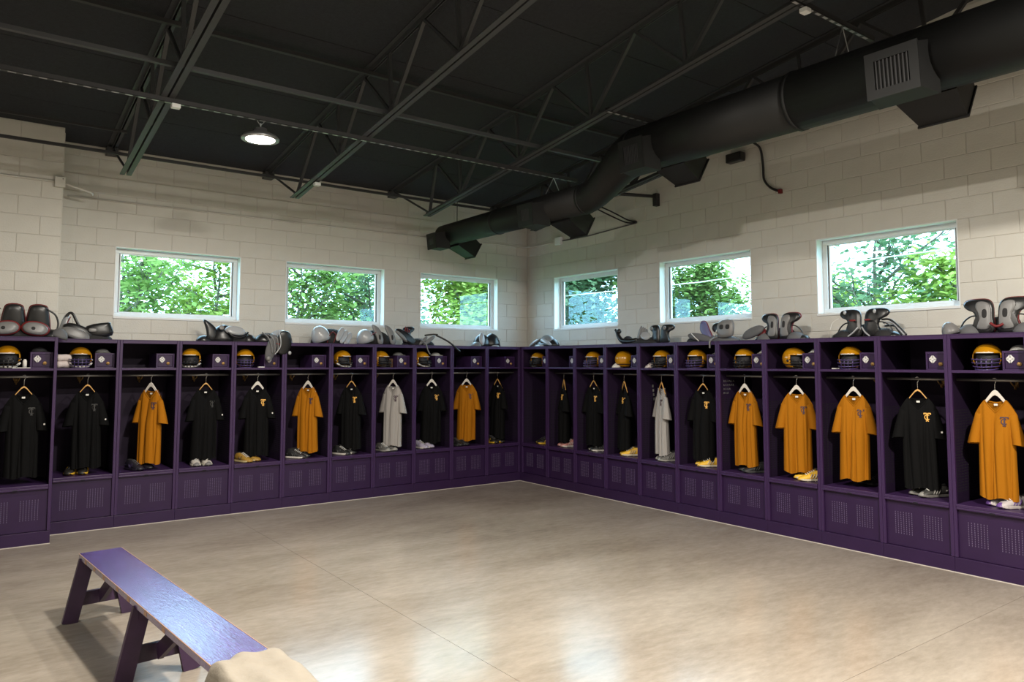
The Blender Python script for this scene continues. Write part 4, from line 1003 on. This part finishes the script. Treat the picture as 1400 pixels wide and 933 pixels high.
# ------------------------------------------------------------------ outside
def tree(label, x, y, h, spread, n, leaf, size, seed, crown=(.45, 1.0), group='trees outside the windows', dens=.35, name='tree'):
    rr = random.Random(seed); t = thing(name, label, 'tree' if name == 'tree' else 'bush', (x, y, -.3), 0, group)
    tr = MB(); tips = []
    lean = Vector((rr.uniform(-.1, .1), rr.uniform(-.1, .1), 1))
    p0 = Vector((0, 0, 0)); trunk = [p0+lean*h*q+Vector((rr.uniform(-.04, .04)*h*q, rr.uniform(-.04, .04)*h*q, 0)) for q in (0, .2, .4, .6, .8, .95)]
    rad = .012*h+.02; tr.tube(trunk, [rad*(1-.17*i) for i in range(6)], 6)
    nb = 15
    for i in range(nb):
        q = crown[0]*.7+(crown[1]-crown[0]*.7)*i/nb*.9; b = trunk[0].lerp(trunk[-1], min(1, q)); a = rr.uniform(0, 2*PI); L = spread*rr.uniform(.6, 1.1)*(1.1-.5*q)
        pts = [b]; d = Vector((math.cos(a), math.sin(a), rr.uniform(.2, .9))).normalized()
        for k in range(4): d = (d+Vector((rr.uniform(-.3, .3), rr.uniform(-.3, .3), rr.uniform(-.1, .3)))).normalized(); pts.append(pts[-1]+d*L/4)
        tr.tube(pts, [rad*.42, rad*.34, rad*.26, rad*.18, rad*.08], 5)
        for k in range(1, 5): tips.append((pts[k], L))
        for k in (1, 2, 3):
            d2 = (d+Vector((rr.uniform(-1, 1), rr.uniform(-1, 1), rr.uniform(-.4, .8)))).normalized(); e = pts[k]+d2*L*.5
            tr.tube([pts[k], pts[k].lerp(e, .5)+Vector((0, 0, .03*L)), e], [rad*.2, rad*.13, rad*.05], 4); tips += [(e, L), (pts[k].lerp(e, .6), L)]
    tr.build('trunk', M['bark'], t, True)
    vs = []; fs = []
    for i in range(n):
        c, L = tips[rr.randrange(len(tips))]; s_ = dens*L*.55
        c = c+Vector((rr.gauss(0, s_), rr.gauss(0, s_), rr.gauss(0, s_*.8)))
        a = rr.uniform(0, 2*PI); el = rr.uniform(-.7, .5); d = Vector((math.cos(a)*math.cos(el), math.sin(a)*math.cos(el), math.sin(el))); w = d.cross(Vector((rr.uniform(-.6, .6), rr.uniform(-.6, .6), 1))).normalized()
        l_ = size*rr.uniform(.6, 1.3); k = len(vs); vs += [tuple(c), tuple(c+d*l_*.5+w*l_*.28), tuple(c+d*l_), tuple(c+d*l_*.5-w*l_*.28)]; fs.append((k, k+1, k+2, k+3))
    me = bpy.data.meshes.new('foliage'); me.from_pydata(vs, [], fs); me.update(); link('foliage', me, M[leaf], t, kind='stuff')
tree('slender leafy tree seen at the left of the leftmost window', -4.2, 7.0, 4.7, 1.9, 3600, 'leaf_a', .17, 1)
tree('slender pale tree seen at the right of the leftmost window', -2.6, 8.2, 4.9, 2.0, 4200, 'leaf_b', .17, 2)
tree('open-branched tree seen at the left of the second window', -.6, 7.4, 4.8, 2.0, 4200, 'leaf_a', .17, 3)
tree('open-branched tree seen at the right of the second window', 1.5, 8.4, 4.9, 1.9, 3600, 'leaf_c', .17, 4)
tree('dense yellow-green tree filling the third window', 3.3, 6.2, 5.0, 2.2, 17000, 'leaf_b', .17, 5, (.25, 1))
tree('dense yellow-green tree near the building corner', 4.9, 7.4, 5.0, 2.2, 13000, 'leaf_b', .18, 6, (.25, 1))
tree('blue-green tree filling the window right of the corner', 6.2, 4.9, 5.3, 2.4, 17000, 'leaf_c', .18, 7, (.25, 1))
tree('round green tree seen in the middle window of the right wall', 6.6, 2.0, 4.7, 1.95, 15000, 'leaf_a', .16, 8, (.35, .95))
tree('bare-branched tree seen in the largest right window', 6.2, -2.3, 5.0, 2.2, 2600, 'leaf_c', .16, 9)
tree('bright leafy tree at the right of the largest right window', 5.8, -3.9, 4.4, 1.6, 6000, 'leaf_b', .16, 10, (.3, .9))
BG = 'bushes outside the windows'
for i, (x, y, h, n, lf, lb) in enumerate(((-4.6, 9.5, 3.9, 4000, 'leaf_b', 'low leafy bush behind the leftmost window, left one'), (-2.2, 10.5, 4.0, 4000, 'leaf_a', 'low leafy bush behind the leftmost window, right one'), (.6, 9.8, 4.1, 4500, 'leaf_b', 'low leafy bush behind the second window, left one'),
        (2.4, 10.4, 4.4, 4500, 'leaf_a', 'low leafy bush behind the second window, right one'), (9.0, .6, 4.3, 6500, 'leaf_b', 'low leafy bush behind the middle right window'), (8.2, -1.0, 3.9, 4500, 'leaf_b', 'low leafy bush behind the largest right window, left one'), (7.6, -3.4, 3.7, 4500, 'leaf_a', 'low leafy bush behind the largest right window, right one'))):
    tree(lb, x, y, h, 1.7, n, lf, .17, 30+i, (.2, .95), BG, .45, 'bush')
tag(MB().tube([(4.6, 12, 3.42), (4.2, 0, 3.30), (3.9, -9, 3.42)], .012, 6).build('overhead_cable', M['strapw'], None, True), 'pale cable strung outside behind the right wall windows', 'cable')
